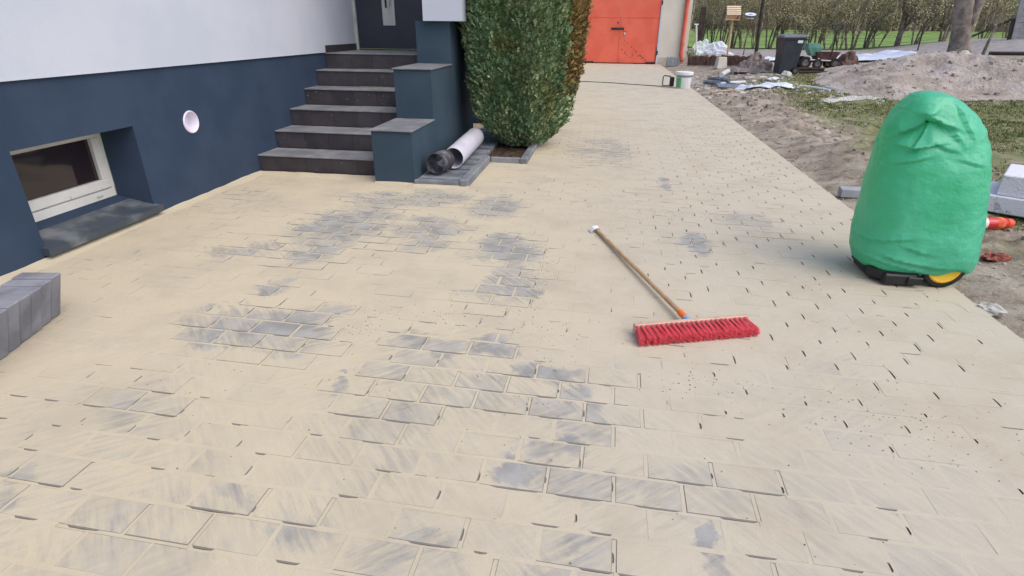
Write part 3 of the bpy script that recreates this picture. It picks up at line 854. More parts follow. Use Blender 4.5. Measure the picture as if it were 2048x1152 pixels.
for a, b in ((-1.03, 0.437), (0.443, 1.95)):
    lf = gp_(MB().box(a, b, GY + 0.02, GY + 0.06, 0.03, 2.70, c=0.004), 'door_leaf', M_RED)
    ri = 0.06
    mb = MB()
    mb.box(a + 0.003, b - 0.003, GY + 0.008, GY + 0.0195, 1.735, 1.765, c=0.003)
    gp_(mb, 'rail', M_RED, lf)
    for xa_, xb_ in ((a + 0.003, a + 0.05), (b - 0.05, b - 0.003)):
        gp_(MB().box(xa_, xb_, GY + 0.006, GY + 0.0195, 0.035, 1.734, c=0.003), 'edge_strip', M_RED, lf)
    o_ = a if a < 0 else b
    sgn = 1 if a < 0 else -1
    gp_(MB().box(min(o_, o_ + sgn * 0.03), max(o_, o_ + sgn * 0.03), GY + 0.0, GY + 0.0195 - 0.014, 0.03, 0.65).box(min(o_, o_ + sgn * 0.42), max(o_, o_ + sgn * 0.42), GY + 0.0, GY + 0.0055, 0.032, 0.075), 'corner_iron', M_BLACK, lf)
    for z in (0.35, 2.2):
        gp_(MB().tube([(o_ - sgn * 0.03, GY - 0.01, z), (o_ - sgn * 0.03, GY - 0.01, z + 0.16)], 0.025, 8), 'hinge', M_BLACK, lf)
    if a > 0:
        # diagonal rust and flaked paint low on this leaf
        ch = MB()
        def chip(x, z, w_, h_, ang):
            M = T(x, GY + 0.0188, z) @ Matrix.Rotation(ang, 4, 'Y')
            ch.add([(-w_, 0, -h_ * .6), (w_ * .2, 0, -h_), (w_, 0, h_ * .1), (w_ * .5, 0, h_), (-w_ * .6, 0, h_ * .7)], [(0, 1, 2, 3, 4)], M)
        for k in range(11):
            t = k / 10
            if k in (0, 3, 7): continue
            chip(0.52 + 1.0 * t, 0.95 - 0.80 * t, rnd.uniform(0.03, 0.09), rnd.uniform(0.01, 0.025), 0.68)
        for k in range(16):
            u_ = rnd.random(); 
            chip(0.5 + u_ * 0.85, 0.12 + rnd.random() * (0.72 - 0.6 * u_), rnd.uniform(0.012, 0.035), rnd.uniform(0.012, 0.03), rnd.uniform(0, 3))
        for k in range(7):
            chip(0.475, 0.25 + 0.11 * k, 0.016, 0.05, 0.1)
        tag(gp_(ch, 'flaked_paint', vary('rust_under_paint', (0.10, 0.03, 0.025), (0.2, 0.06, 0.045), 20, 0.9), lf), kind='stuff')
        gp_(MB().box(0.56, 0.63, GY - 0.025, GY + 0.0195, 1.10, 1.19, c=0.012), 'padlock', M_STEEL, lf)
        gp_(MB().box(0.51, 0.70, GY + 0.0, GY + 0.0195, 1.225, 1.26, c=0.004), 'latch', M_RED2, lf)
    else:
        gp_(MB().tube([(0.20, GY - 0.02, 1.325), (0.56, GY - 0.02, 1.325)], 0.022, 8).box(0.04, 0.56, GY - 0.005, GY + 0.0055, 1.285, 1.365, c=0.003), 'bolt', M_BLACK, lf)
        gp_(MB().lathe([(0.001, 0), (0.03, 0.0), (0.03, 0.03), (0.001, 0.03)], 10, T(0.30, GY + 0.0195, 1.55, rx=PI / 2)), 'keyhole', M_BLACK, lf)
dpipe = gp_(MB().tube([(2.93, GY - 0.10, 4.1), (2.93, GY - 0.10, 0.35), (2.98, GY - 0.2, 0.15)], 0.075, 14), 'downpipe', M_RED2, smooth=True, autos=40)
for z in (0.75, 2.32):
    gp_(MB().tube([(2.93, GY - 0.10, z), (2.93, GY - 0.10, z + 0.06)], 0.088, 14), 'pipe_clamp', M_RED2, dpipe, smooth=True, autos=40)

# concrete apron at the foot of the doors is the sandy driveway itself

# ------------------------------------------------------------------ broom
M_WOOD = vary('pale_broom_wood', (0.42, 0.28, 0.16), (0.52, 0.37, 0.23), 9, 0.6, spec=0.3, c3=(0.30, 0.19, 0.10), dirt=0.4)
M_WOOD2 = vary('pinkish_broom_head', (0.46, 0.30, 0.22), (0.55, 0.39, 0.30), 12, 0.6, spec=0.3)
M_ORANGE = vary('orange_sleeve', (0.80, 0.16, 0.03), (0.85, 0.20, 0.04), 8, 0.5)
M_BLUE = vary('blue_socket', (0.12, 0.30, 0.48), (0.30, 0.45, 0.58), 14, 0.5)
gb = NG('red_bristle')
M_BRIS = gb.done(gb.mix(gb.g.outputs['Random Per Island'], (0.86, 0.075, 0.105), (0.96, 0.27, 0.30)), 0.45, spec=0.4)
M_TAG = vary('white_tag', (0.72, 0.73, 0.75), (0.8, 0.8, 0.8), 40, 0.5, c3=(0.2, 0.42, 0.62), dirt=0.42)
hd_a, hd_b = Vector((0.228, 2.508, 0)), Vector((0.812, 2.712, 0))
ctr = (hd_a + hd_b) / 2
ang = math.atan2(hd_b.y - hd_a.y, hd_b.x - hd_a.x)
broom = thing('broom', 'red bristled push broom with pale wooden handle lying on the sandy paving', 'broom', (ctr.x, ctr.y, 0), ang)
HL = (hd_b - hd_a).length / 2
MB().box(-HL, HL, 0.0, 0.026, 0.006, 0.064, c=0.005).build('head', M_WOOD2, broom)
bv = MB()
cols, rows_ = 23, 5
for i in range(cols):
    for j in range(rows_):
        bx = -HL + 0.012 + (2 * HL - 0.024) * (i + (0.25 if j % 2 else -0.1)) / (cols - 0.6)
        bz = 0.013 + 0.044 * j / (rows_ - 1)
        sp = rnd.gauss(0, 0.0035)
        for k in range(48):
            ex = (i - cols / 2) / (cols / 2)
            dx = rnd.gauss(0, 0.0050) + sp + 0.014 * max(0, abs(ex) - 0.8) / 0.2 * (1 if ex > 0 else -1)
            L = rnd.uniform(0.103, 0.110)
            dz = (0.021 - bz) * 0.45 + rnd.gauss(0, 0.0035) + 0.003 * (j - 2)
            p0 = Vector((bx + rnd.gauss(0, 0.0025), 0.001, bz + rnd.gauss(0, 0.002)))
            p1 = p0 + Vector((dx * 0.35, -L * 0.5, dz * 0.3))
            p2 = p0 + Vector((dx, -L, dz))
            p2.z = max(p2.z, 0.0035); p1.z = max(p1.z, 0.004)
            wv = 0.0007
            b = len(bv.v)
            for q in (p0, p1, p2):
                bv.v += [(q.x - wv, q.y, q.z - wv * .6), (q.x + wv, q.y, q.z - wv * .6), (q.x, q.y, q.z + wv)]
            bv.f += [(b, b + 1, b + 4, b + 3), (b + 1, b + 2, b + 5, b + 4), (b + 2, b, b + 3, b + 5), (b + 3, b + 4, b + 7, b + 6), (b + 4, b + 5, b + 8, b + 7), (b + 5, b + 3, b + 6, b + 8), (b + 6, b + 7, b + 8)]
tag(bv.build('bristles', M_BRIS, broom), kind='stuff')
MB().tube([(0.0, 0.0265, 0.036), (0.0, 0.085, 0.038)], [0.021, 0.017], 14).build('socket', M_BLUE, broom, smooth=True, autos=40)
MB().tube([(0.0, 0.080, 0.038), (0.0, 0.145, 0.038)], [0.0185, 0.0175], 14).build('sleeve', M_ORANGE, broom, smooth=True, autos=40)
MB().tube([(0.0, 0.05, 0.038), (0.0, 0.6, 0.033), (0.0, 1.2, 0.022), (0.0, 1.535, 0.0155)], [0.014, 0.014, 0.014, 0.0135], 14).build('handle', M_WOOD, broom, smooth=True, autos=40)
tg = MB()
tg.add([(-0.055, 1.50, 0.010), (-0.03, 1.515, 0.035), (0.012, 1.53, 0.036), (0.030, 1.53, 0.006), (-0.055, 1.57, 0.010), (-0.03, 1.575, 0.037), (0.012, 1.575, 0.040), (0.032, 1.58, 0.006)],
       [(0, 1, 5, 4), (1, 2, 6, 5), (2, 3, 7, 6)])
to = tg.build('price_tag', M_TAG, broom)
sm_ = to.modifiers.new('thick', 'SOLIDIFY'); sm_.thickness = 0.001

# ------------------------------------------------------------------ green covered machine
gk = NG('green_plastic_bag')
hgt = gk.math('ADD', gk.math('MULTIPLY', gk.noise(7, 6, 0.62, vec=gk.mapping(gk.g.outputs['Position'], (1, 1, 1.5))), 1.0), gk.math('MULTIPLY', gk.noise(26, 5, 0.6), 0.3))
gk.put(gk.p.inputs['Base Color'], gk.mix(gk.ramp(gk.noise(2.2, 3), 0.35, 0.65), (0.095, 0.58, 0.33), (0.14, 0.68, 0.45)))
gk.done(None, 0.28, gk.bump(hgt, 0.5, 0.03), spec=0.6)
trn = gk.node('ShaderNodeBsdfTranslucent'); gk.put(trn.inputs[0], (0.08, 0.66, 0.33))
mx = gk.node('ShaderNodeMixShader'); mx.inputs[0].default_value = 0.40
gk.l.new(gk.p.outputs[0], mx.inputs[1]); gk.l.new(trn.outputs[0], mx.inputs[2])
gk.l.new(mx.outputs[0], gk.n['Material Output'].inputs[0])
M_BAG = gk.m
M_YELLOW = vary('yellow_hub', (0.72, 0.40, 0.012), (0.78, 0.46, 0.02), 9, 0.45, spec=0.4, c3=(0.5, 0.30, 0.03), dirt=0.4)
BX, BY = 1.90, 3.62
mach = thing('covered_machine', 'wheeled black machine wrapped in a large green plastic bag', 'machine', (BX, BY, 0))
# rings: height, left x, right x, half depth (metres, relative)
RINGS = [(0.060, -0.215, 0.350, 0.20), (0.085, -0.255, 0.375, 0.225), (0.15, -0.288, 0.378, 0.240), (0.25, -0.296, 0.364, 0.248), (0.40, -0.300, 0.340, 0.245), (0.55, -0.303, 0.310, 0.242),
         (0.70, -0.304, 0.272, 0.235), (0.82, -0.296, 0.222, 0.215), (0.91, -0.285, 0.165, 0.195), (0.985, -0.258, 0.098, 0.17), (1.035, -0.228, 0.045, 0.14), (1.068, -0.198, -0.01, 0.105), (1.083, -0.170, -0.05, 0.06), (1.088, -0.125, -0.10, 0.015)]
def ring(z):
    for (z0, *a), (z1, *b) in zip(RINGS, RINGS[1:]):
        if z <= z1:
            t = (z - z0) / (z1 - z0)
            return [p + (q - p) * t for p, q in zip(a, b)]
    return RINGS[-1][1:]
def seg_dist(px, py, ax, ay, bx, by):
    t = max(0, min(1, ((px - ax) * (bx - ax) + (py - ay) * (by - ay)) / ((bx - ax) ** 2 + (by - ay) ** 2)))
    dx, dy = px - ax - t * (bx - ax), py - ay - t * (by - ay)
    s_ = (bx - ax) * (py - ay) - (by - ay) * (px - ax)
    return math.hypot(dx, dy), (1 if s_ > 0 else -1), t
CREASES = [(-0.25, 0.885, -0.165, 0.965, 0.026), (-0.165, 0.965, -0.06, 0.925, 0.022), (-0.06, 0.925, 0.0, 0.86, 0.010), (-0.175, 0.93, -0.205, 0.83, 0.009), (-0.205, 0.80, -0.10, 0.83, 0.013), (-0.26, 0.81, -0.205, 0.80, 0.010), (-0.10, 0.83, -0.02, 0.80, 0.008), (-0.24, 0.72, -0.15, 0.755, 0.008), (0.05, 0.75, 0.13, 0.73, 0.007), (-0.02, 1.0, 0.05, 0.90, 0.008),
           (-0.17, 0.17, 0.12, 0.10, 0.014), (-0.22, 0.14, 0.02, 0.085, 0.012), (-0.1, 0.24, 0.02, 0.20, 0.008), (-0.28, 0.25, -0.12, 0.29, 0.008)]
nb, nz = 150, 130
bvv = []
zt = [0.060 + (1.088 - 0.060) * (1 - (1 - k / nz) ** 1.35) for k in range(nz + 1)]
for z in zt:
    xl, xr, hd = ring(z)
    for k in range(nb):
        th = 2 * PI * k / nb
        ex = 0.72
        cx_, rx = (xl + xr) / 2, (xr - xl) / 2
        c_, s_ = math.cos(th), math.sin(th)
        x = cx_ + rx * math.copysign(abs(c_) ** ex, c_)
        y = hd * math.copysign(abs(s_) ** ex, s_)
        zz = z
        nv = Vector((x - cx_, y, 0)).normalized() if (abs(x - cx_) + abs(y)) > 1e-6 else Vector((0, 0, 1))
        d = (0.008 + 0.008 * smooth(0.65, 0.85, z)) * mnoise.fractal(Vector((x * 6, y * 6, z * 5)), 1.0, 2.0, 4) + 0.003 * abs(mnoise.noise(Vector((x * 17, y * 17, z * 12))))
        d *= 1.0 if z < 1.0 else 0.6
        if s_ < 0.2:
            for ax, ay, bx_, by_, am in CREASES:
                dd, sg, t = seg_dist(x, z, ax, ay, bx_, by_)
                if dd < 0.10:
                    d += am * (math.exp(-dd / 0.016) * (1 if sg > 0 else -0.9) + 0.35 * math.exp(-dd / 0.05) * sg)
        low = max(0, 1 - (z - 0.06) / 0.06)
        zz += low * (0.030 * math.sin(th * 2 + 0.5) + 0.022 * math.cos(th)) * 0.9 + low * 0.008 * math.sin(th * 9)
        fr_ = math.exp(-((th - 5.08) / 0.42) ** 2)
        zz += fr_ * 0.062 * max(0, 1 - (z - 0.06) / 0.22)
        d += fr_ * 0.030 * max(0, 1 - (z - 0.06) / 0.35)
        bvv.append((x + nv.x * d, y + nv.y * d, zz + (d * 0.4 if z > 0.95 else 0)))
bg_ = MB().add(bvv, [(j * nb + k, j * nb + (k + 1) % nb, (j + 1) * nb + (k + 1) % nb, (j + 1) * nb + k) for j in range(nz) for k in range(nb)] + [tuple(nz * nb + k for k in range(nb))])
bg_.build('bag', M_BAG, mach, smooth=True)
bs = MB()
bs.prism([(-0.225, -0.15), (-0.17, -0.205), (-0.03, -0.225), (0.04, -0.20), (0.16, -0.10), (0.20, 0.16), (-0.21, 0.16)], 0.055, T(0, 0, 0.028))
bs.box(-0.175, 0.010, -0.238, -0.19, 0.008, 0.078, c=0.010)
bs.box(-0.05, 0.035, -0.250, -0.225, 0.022, 0.070, c=0.006)
bs.box(-0.222, -0.195, -0.16, 0.1, 0.012, 0.09, c=0.01)
bs.build('base', M_BLACK, mach)
bs2 = MB().box(0.0, 0.08, -0.17, -0.15, 0.025, 0.085, c=0.008)
bs2.build('bracket', M_RUBBER, mach)
for yy in (-0.190, 0.17):
    Mw = T(0.150, yy, 0.128, rz=0.10, rx=PI / 2)
    wh = MB().lathe([(0.096, -0.022), (0.117, -0.024), (0.128, -0.014), (0.128, 0.014), (0.117, 0.024), (0.096, 0.022), (0.096, -0.022)], 40, Mw).build('wheel', M_RUBBER, mach, smooth=True, autos=35)
    MB().lathe([(0.001, 0.012), (0.016, 0.024), (0.020, 0.016), (0.075, 0.019), (0.086, 0.026), (0.0955, 0.022), (0.0955, -0.022), (0.086, -0.026), (0.075, -0.019), (0.001, -0.012)], 40, Mw).build('hub', M_YELLOW, wh, smooth=True, autos=35)

# ------------------------------------------------------------------ small things near the paving edge
M_BRICK = vary('light_grey_block', (0.30, 0.315, 0.34), (0.38, 0.39, 0.41), 9, 0.85, 0.4, 140, 0.003, 0.15)
bk = MB().box(-0.10, 0.10, -0.062, 0.062, 0, 0.075, c=0.004).build('paving_block', M_BRICK, loc=(2.335, 5.565, -0.018))
bk.rotation_euler = (0.02, -0.03, -0.12)
tag(bk, 'loose light grey paving block lying on the soil at the paving edge', 'block')
ge = NG('expanded_polystyrene')
vo = ge.node('ShaderNodeTexVoronoi'); vo.inputs['Scale'].default_value = 70
ge.put(vo.inputs['Vector'], ge.g.outputs['Position'])
M_EPS = ge.done(ge.mix(ge.ramp(ge.noise(9, 4, .7), 0.58, 0.70), (0.66, 0.665, 0.71), (0.36, 0.36, 0.40)), 0.85, ge.bump(vo.outputs[0], 0.5, 0.006), spec=0.2)
def eps(name, lab, loc, rz, sx, sy, sz):
    mb = MB()
    nxx, nyy = 14, 14
    mb.box(-sx / 2, sx / 2, -sy / 2, sy / 2, 0, sz, c=0.008)
    o = mb.build(name, M_EPS, loc=loc)
    o.rotation_euler = (0, 0, rz)
    return tag(o, lab, 'foam board', 'polystyrene boards stacked on the grass')
ER = -0.62
eps('polystyrene_board', 'lower white polystyrene board on the ground behind the green bag', (3.80, 5.20, 0.0), ER, 1.0, 0.62, 0.14)
eps('polystyrene_board', 'upper white polystyrene board of the stack behind the green bag', (3.86, 5.20, 0.1415), ER + 0.02, 0.92, 0.60, 0.17)
# red bottle
M_REDB = vary('red_bottle_plastic', (0.50, 0.02, 0.025), (0.62, 0.04, 0.04), 6, 0.3, spec=0.5)
M_REDC = vary('orange_red_cap', (0.70, 0.07, 0.03), (0.78, 0.10, 0.04), 9, 0.4)
M_LAB = vary('white_yellow_label', (0.70, 0.66, 0.62), (0.72, 0.68, 0.66), 12, 0.5)
M_LAB2 = vary('yellow_label', (0.75, 0.22, 0.04), (0.6, 0.06, 0.03), 25, 0.5)
bot = thing('red_bottle', 'crushed red plastic bottle lying on the soil behind the green bag', 'bottle', (3.03, 4.72, 0.035), 0.15)
Mb = Matrix.Rotation(PI / 2, 4, 'Y')
MB().lathe([(0.001, -0.16), (0.038, -0.155), (0.047, -0.12), (0.044, -0.03), (0.047, 0.04), (0.044, 0.10), (0.03, 0.135), (0.018, 0.15)], 20, Mb).build('body', M_REDB, bot, smooth=True)
MB().lathe([(0.0475, -0.105), (0.0492, -0.10), (0.0478, -0.045), (0.0465, -0.04)], 20, Mb).build('label', M_LAB, bot, smooth=True)
MB().lathe([(0.0470, 0.035), (0.0490, 0.04), (0.0478, 0.085), (0.0465, 0.09)], 20, Mb).build('label', M_LAB2, bot, smooth=True)
MB().lathe([(0.036, 0.122), (0.040, 0.128), (0.036, 0.165), (0.020, 0.185), (0.001, 0.186)], 16, Mb).build('cap', M_REDC, bot, smooth=True, autos=40)

def lumpy(name, loc, sx, sy, sz, mat, seed, rz=0, amp=0.35, n=16, m=10):
    mb = MB()
    vs = []
    for j in range(m + 1):
        ph = PI * j / m
        for k in range(n):
            th = 2 * PI * k / n
            d = Vector((math.sin(ph) * math.cos(th), math.sin(ph) * math.sin(th), math.cos(ph)))
            r = 1 + amp * mnoise.fractal(d * 1.7 + Vector((seed * 3.1, seed, 0)), 1.0, 2.0, 4)
            vs.append((d.x * sx * r, d.y * sy * r, max(d.z * sz * r, -sz * 0.35)))
    mb.add(vs, [(j * n + k, (j + 1) * n + k, (j + 1) * n + (k + 1) % n, j * n + (k + 1) % n) for j in range(m) for k in range(n)])
    o = mb.build(name, mat, loc=loc)
    o.rotation_euler = (0, 0, rz)
    return o
M_RAG = vary('dull_red_rag', (0.22, 0.06, 0.045), (0.32, 0.11, 0.08), 20, 0.9, 0.8, 60, 0.01)
M_STONE = vary('pale_stone', (0.38, 0.36, 0.33), (0.52, 0.50, 0.46), 12, 0.85, 0.6, 60, 0.008)
tag(lumpy('red_rag', (2.67, 3.985, 0.005), 0.075, 0.05, 0.035, M_RAG, 3, 0.2, 0.7, 26, 16), 'small dull red rag lying on the bare soil', 'rag')
tag(lumpy('stone', (2.20, 3.165, -0.01), 0.07, 0.045, 0.03, M_STONE, 5, -0.5, 0.5), 'pale stone at the edge of the paving below the yellow wheel', 'stone')
tag(lumpy('stone', (10.62, 20.4, 0.62), 0.32, 0.22, 0.17, M_STONE, 8, 0.2, 0.4), 'large pale stone lying at the foot of the big tree', 'stone')

# ------------------------------------------------------------------ things at the far end of the driveway
M_BUCKET = vary('white_bucket_plastic', (0.66, 0.67, 0.68), (0.72, 0.72, 0.72), 5, 0.4, spec=0.4)
M_GREENL = vary('green_label', (0.10, 0.42, 0.16), (0.14, 0.50, 0.20), 9, 0.5)
M_GREYB = vary('grey_label_band', (0.16, 0.18, 0.20), (0.24, 0.26, 0.28), 20, 0.5)
bu = thing('bucket', 'white plastic bucket with lid and green label at the driveway edge', 'bucket', (1.92, 15.52, 0))
MB().lathe([(0.001, 0), (0.165, 0), (0.172, 0.01), (0.200, 0.345), (0.19, 0.345), (0.001, 0.33)], 32).build('body', M_BUCKET, bu, smooth=True, autos=40)
MB().lathe([(0.2005, 0.32), (0.215, 0.325), (0.216, 0.385), (0.205, 0.395), (0.19, 0.388), (0.001, 0.386)], 32).build('lid', M_BUCKET, bu, smooth=True, autos=40)
def shell(r0, z0, r1, z1, a0, a1, n=14):
    mb = MB()
    vs = []
    for k in range(n + 1):
        a = a0 + (a1 - a0) * k / n
        for r, z in ((r0, z0), (r1, z1)):
            vs.append((r * math.cos(a), r * math.sin(a), z))
    return mb.add(vs, [(2 * k, 2 * k + 2, 2 * k + 3, 2 * k + 1) for k in range(n)])
shell(0.1745, 0.02, 0.1945, 0.26, math.radians(195), math.radians(245)).build('label', M_GREENL, bu, smooth=True)
for k in range(4):
    shell(0.1805 + k * 0.0042, 0.055 + k * 0.05, 0.1825 + k * 0.0042, 0.08 + k * 0.05, math.radians(212), math.radians(232), 5).build('label', M_GREYB, bu)
shell(0.1975, 0.268, 0.2018, 0.312, math.radians(195), math.radians(345)).build('band', M_GREYB, bu, smooth=True)
fl_ = thing('work_lamp', 'black work lamp with frame handle standing beside the white bucket', 'lamp', (1.60, 15.75, 0), -0.05)
MB().box(0.0, 0.11, -0.09, 0.05, 0.02, 0.25, c=0.015).build('housing', M_BLACK, fl_)
MB().tube([(0.0, 0, 0.03), (-0.15, 0, 0.03), (-0.17, 0, 0.06), (-0.17, 0, 0.25), (-0.14, 0, 0.275), (0.02, 0, 0.26)], 0.014, 8).build('handle', M_BLACK, fl_, smooth=True)
cb = MB().tube([(-1.7, 16.9, 0.008), (-0.9, 16.75, 0.008), (-0.3, 16.66, 0.008), (0.2, 16.5, 0.008), (0.7, 16.2, 0.008), (1.1, 15.98, 0.008), (1.45, 15.85, 0.008), (1.60, 15.84, 0.03)], 0.010, 6)
tag(cb.build('cable', M_BLACK, smooth=True), 'black cable lying across the sandy driveway to the work lamp', 'cable')

M_CRATE = vary('grey_crate_plastic', (0.20, 0.22, 0.24), (0.28, 0.30, 0.32), 9, 0.6)
ct = thing('crate', 'small grey slatted crate standing against the garage plinth', 'crate', (2.52, 24.55, 0.0), 0.05)
MB().box(-0.20, 0.20, -0.14, 0.14, 0, 0.03).build('base', M_CRATE, ct)
for yy in (-0.145, 0.145):
    for k in range(3):
        MB().box(-0.22, 0.22, yy - 0.008, yy + 0.008, 0.04 + 0.10 * k, 0.115 + 0.10 * k).build('slat', M_CRATE, ct)
for xx in (-0.20, -0.07, 0.07, 0.20):
    MB().box(xx - 0.015, xx + 0.015, -0.165, -0.154, 0.0, 0.34).build('upright', M_CRATE, ct)
    MB().box(xx - 0.015, xx + 0.015, 0.154, 0.165, 0.0, 0.34).build('upright', M_CRATE, ct)

M_DKPOST = vary('dark_brown_post', (0.030, 0.022, 0.020), (0.055, 0.042, 0.038), 5, 0.85)
tag(MB().box(-0.11, 0.11, -0.08, 0.08, 0, 2.0, c=0.01).build('post', M_DKPOST, loc=(3.95, 28.3, 0.2)), 'thick dark brown post beside the garage corner', 'post')
tp = thing('tall_post', 'tall thin dark post standing in front of the wire fence', 'post', (6.76, 29.66, 0.28))
MB().tube([(0, 0, 0), (-0.06, 0, 1.2), (-0.10, 0, 2.3)], [0.085, 0.075, 0.07], 8).build('pole', M_DKPOST, tp)
MB().box(-0.17, -0.03, -0.07, 0.07, 2.3, 2.36, c=0.01).build('cap', M_STONE, tp)
pw_ = thing('white_pole', 'thin white plastic pipe standing beside the red downpipe', 'pipe', (3.42, 25.9, 0.05))
MB().tube([(0.20, 0, 0), (0, 0, 1.45)], 0.035, 10).build('pole', M_PVC, pw_, smooth=True, autos=40)
MB().tube([(-0.08, 0, 1.452), (0.08, 0, 1.452)], 0.03, 10).build('crosspiece', M_PVC, pw_, smooth=True, autos=40)

# leafy yellow-green plant by the downpipe
M_YGL = leaf_material('yellow_green_leaf', [(0.22, 0.24, 0.03), (0.34, 0.30, 0.05), (0.12, 0.17, 0.03)])
pt = thing('small_shrub', 'small yellow green shrub at the corner of the garage', 'shrub', (3.28, 25.3, 0.05))
st_, lf = MB(), MB()
for k in range(14):
    tip = Vector((rnd.gauss(0, 0.14), rnd.gauss(0, 0.14), rnd.uniform(0.35, 0.75)))
    st_.tube([(0, 0, -0.1), tip * 0.5 + Vector((0, 0, 0.08)), tip], [0.012, 0.008, 0.004], 5)
    for _ in range(14):
        p = tip * rnd.uniform(0.35, 1.05) + Vector((rnd.gauss(0, 0.03), rnd.gauss(0, 0.03), rnd.gauss(0, 0.03)))
        d = Vector((rnd.gauss(0, 1), rnd.gauss(0, 1), rnd.gauss(0.3, 0.6))).normalized() * rnd.uniform(0.04, 0.08)
        s2 = d.orthogonal().normalized() * d.length * 0.32
        lf.add([p, p + d * 0.5 + s2, p + d, p + d * 0.5 - s2], [(0, 1, 2, 3)])
st_.build('stem', M_BARK, pt)
tag(lf.build('leaves', M_YGL, pt), kind='stuff')

# low palisade edging behind the debris
M_PAL = vary('brown_palisade_wood', (0.13, 0.075, 0.055), (0.22, 0.13, 0.10), 7, 0.9, 0.5, 40, 0.01, rnd_amt=0.25)
pa = thing('palisade_edging', 'low brown palisade edging between garage and brown tarp', 'edging', (3.7, 22.0, 0.15))
A, B = Vector((3.12, 24.4, 0.0)), Vector((4.35, 19.9, 0.0))
npal = 40
for k in range(npal):
    q = A.lerp(B, k / (npal - 1))
    z = zg(q.x, q.y)
    h = 0.30 + rnd.uniform(-0.035, 0.03)
    MB().tube([(q.x - 3.7, q.y - 22.0, z - 0.15 - 0.15), (q.x - 3.7, q.y - 22.0, z - 0.15 + h)], 0.055, 7).build('log', M_PAL, pa)

# white bags, sheets, tarp, pot
gs = NG('white_sheeting')
M_SHEET = gs.done(gs.mix(gs.ramp(gs.noise(1.5, 4), 0.4, 0.7), (0.62, 0.66, 0.76), (0.70, 0.73, 0.79)), 0.45, gs.bump(gs.noise(3, 5, 0.6), 0.6, 0.08), spec=0.4)
M_SHEETG = vary('pale_mint_bag', (0.58, 0.68, 0.70), (0.64, 0.72, 0.74), 2, 0.5, 0.5, 6, 0.05)
M_TARP = vary('brown_grey_tarp', (0.21, 0.165, 0.15), (0.31, 0.255, 0.24), 4, 0.7, 0.8, 9, 0.06, 0.3)
M_POT = vary('beige_plastic_pot', (0.55, 0.50, 0.43), (0.60, 0.55, 0.48), 4, 0.6)
tag(lumpy('white_bag', (4.02, 28.0, 0.36), 0.42, 0.30, 0.50, M_SHEETG, 2, 0.1, 0.45, 24, 14), 'pale mint bag leaning by the thick dark post', 'bag', 'bags by the fence')
tag(lumpy('white_bag', (4.65, 27.8, 0.36), 0.62, 0.35, 0.44, M_SHEET, 4, -0.1, 0.45, 24, 14), 'white bag slumped beside the pale mint bag', 'bag', 'bags by the fence')
def cloth(name, pts, thick, mat, lab, cat, amp, sub=26, seed=0, flat=False):
    """a sheet over four corners with its own folds, lying on the ground"""
    P = [Vector(p) for p in pts]
    vs = []
    for j in range(sub + 1):
        for i in range(sub + 1):
            u, v = i / sub, j / sub
            p = (P[0] * (1 - u) + P[1] * u) * (1 - v) + (P[3] * (1 - u) + P[2] * u) * v
            e = min(u, 1 - u, v, 1 - v)
            fq = 1.6 if sub > 18 else 4.5
            wob = mnoise.fractal(Vector((p.x * fq + seed, p.y * fq, seed)), 1, 2, 4)
            wob2 = mnoise.fractal(Vector((p.x * 0.7 + seed, p.y * 0.7, seed + 5)), 1, 2, 3)
            x, y = p.x + 0.10 * wob2 + ((0.07 if sub > 18 else 0.30) * wob if e < 0.12 else 0), p.y + (0.12 if sub > 18 or e > 0.12 else 0.34) * wob
            zq = garden_z(x, y) + 0.012 if flat else p.z
            vs.append((x, y, zq + thick + amp * abs(wob) * min(1, e * 6 + 0.15)))
    c = sum(P, Vector()) / 4
    mb = MB().add([(a - c.x, b - c.y, z - c.z) for a, b, z in vs], [(j * (sub + 1) + i, j * (sub + 1) + i + 1, (j + 1) * (sub + 1) + i + 1, (j + 1) * (sub + 1) + i) for j in range(sub) for i in range(sub)])
    o = mb.build(name, mat, loc=c, smooth=True)
    md = o.modifiers.new('thick', 'SOLIDIFY'); md.thickness = 0.004
    return tag(o, lab, cat)
cloth('white_sheet', [(7.0, 23.4, 0.33), (10.2, 22.2, 0.52), (11.6, 25.6, 0.72), (8.2, 26.0, 0.34)], 0.06, M_SHEET, 'large white plastic sheet spread on the ground behind the soil mound', 'sheet', 0.16, 30, 2, True)
cloth('white_sheet', [(5.2, 22.6, 0.32), (6.9, 23.2, 0.32), (7.2, 24.6, 0.32), (5.6, 24.4, 0.32)], 0.05, M_SHEET, 'smaller white sheet lying behind the black wheelie bin', 'sheet', 0.12, 20, 6, True)
cloth('torn_sheet', [(3.05, 14.8, 0.07), (4.2, 14.3, 0.12), (4.35, 14.8, 0.16), (3.2, 15.4, 0.11)], 0.02, M_SHEET, 'torn white sheet among the debris in front of the bin', 'sheet', 0.12, 24, 9, True)
cloth('thin_white_strip', [(4.2, 12.55, 0.06), (5.55, 13.25, 0.11), (5.85, 13.95, 0.14), (4.55, 13.25, 0.08)], 0.0, vary('chalky_white', (0.48, 0.47, 0.43), (0.56, 0.55, 0.50), 6, 0.9), 'pale chalky strip of film lying on the worn lawn', 'film', 0.012, 18, 12, True)
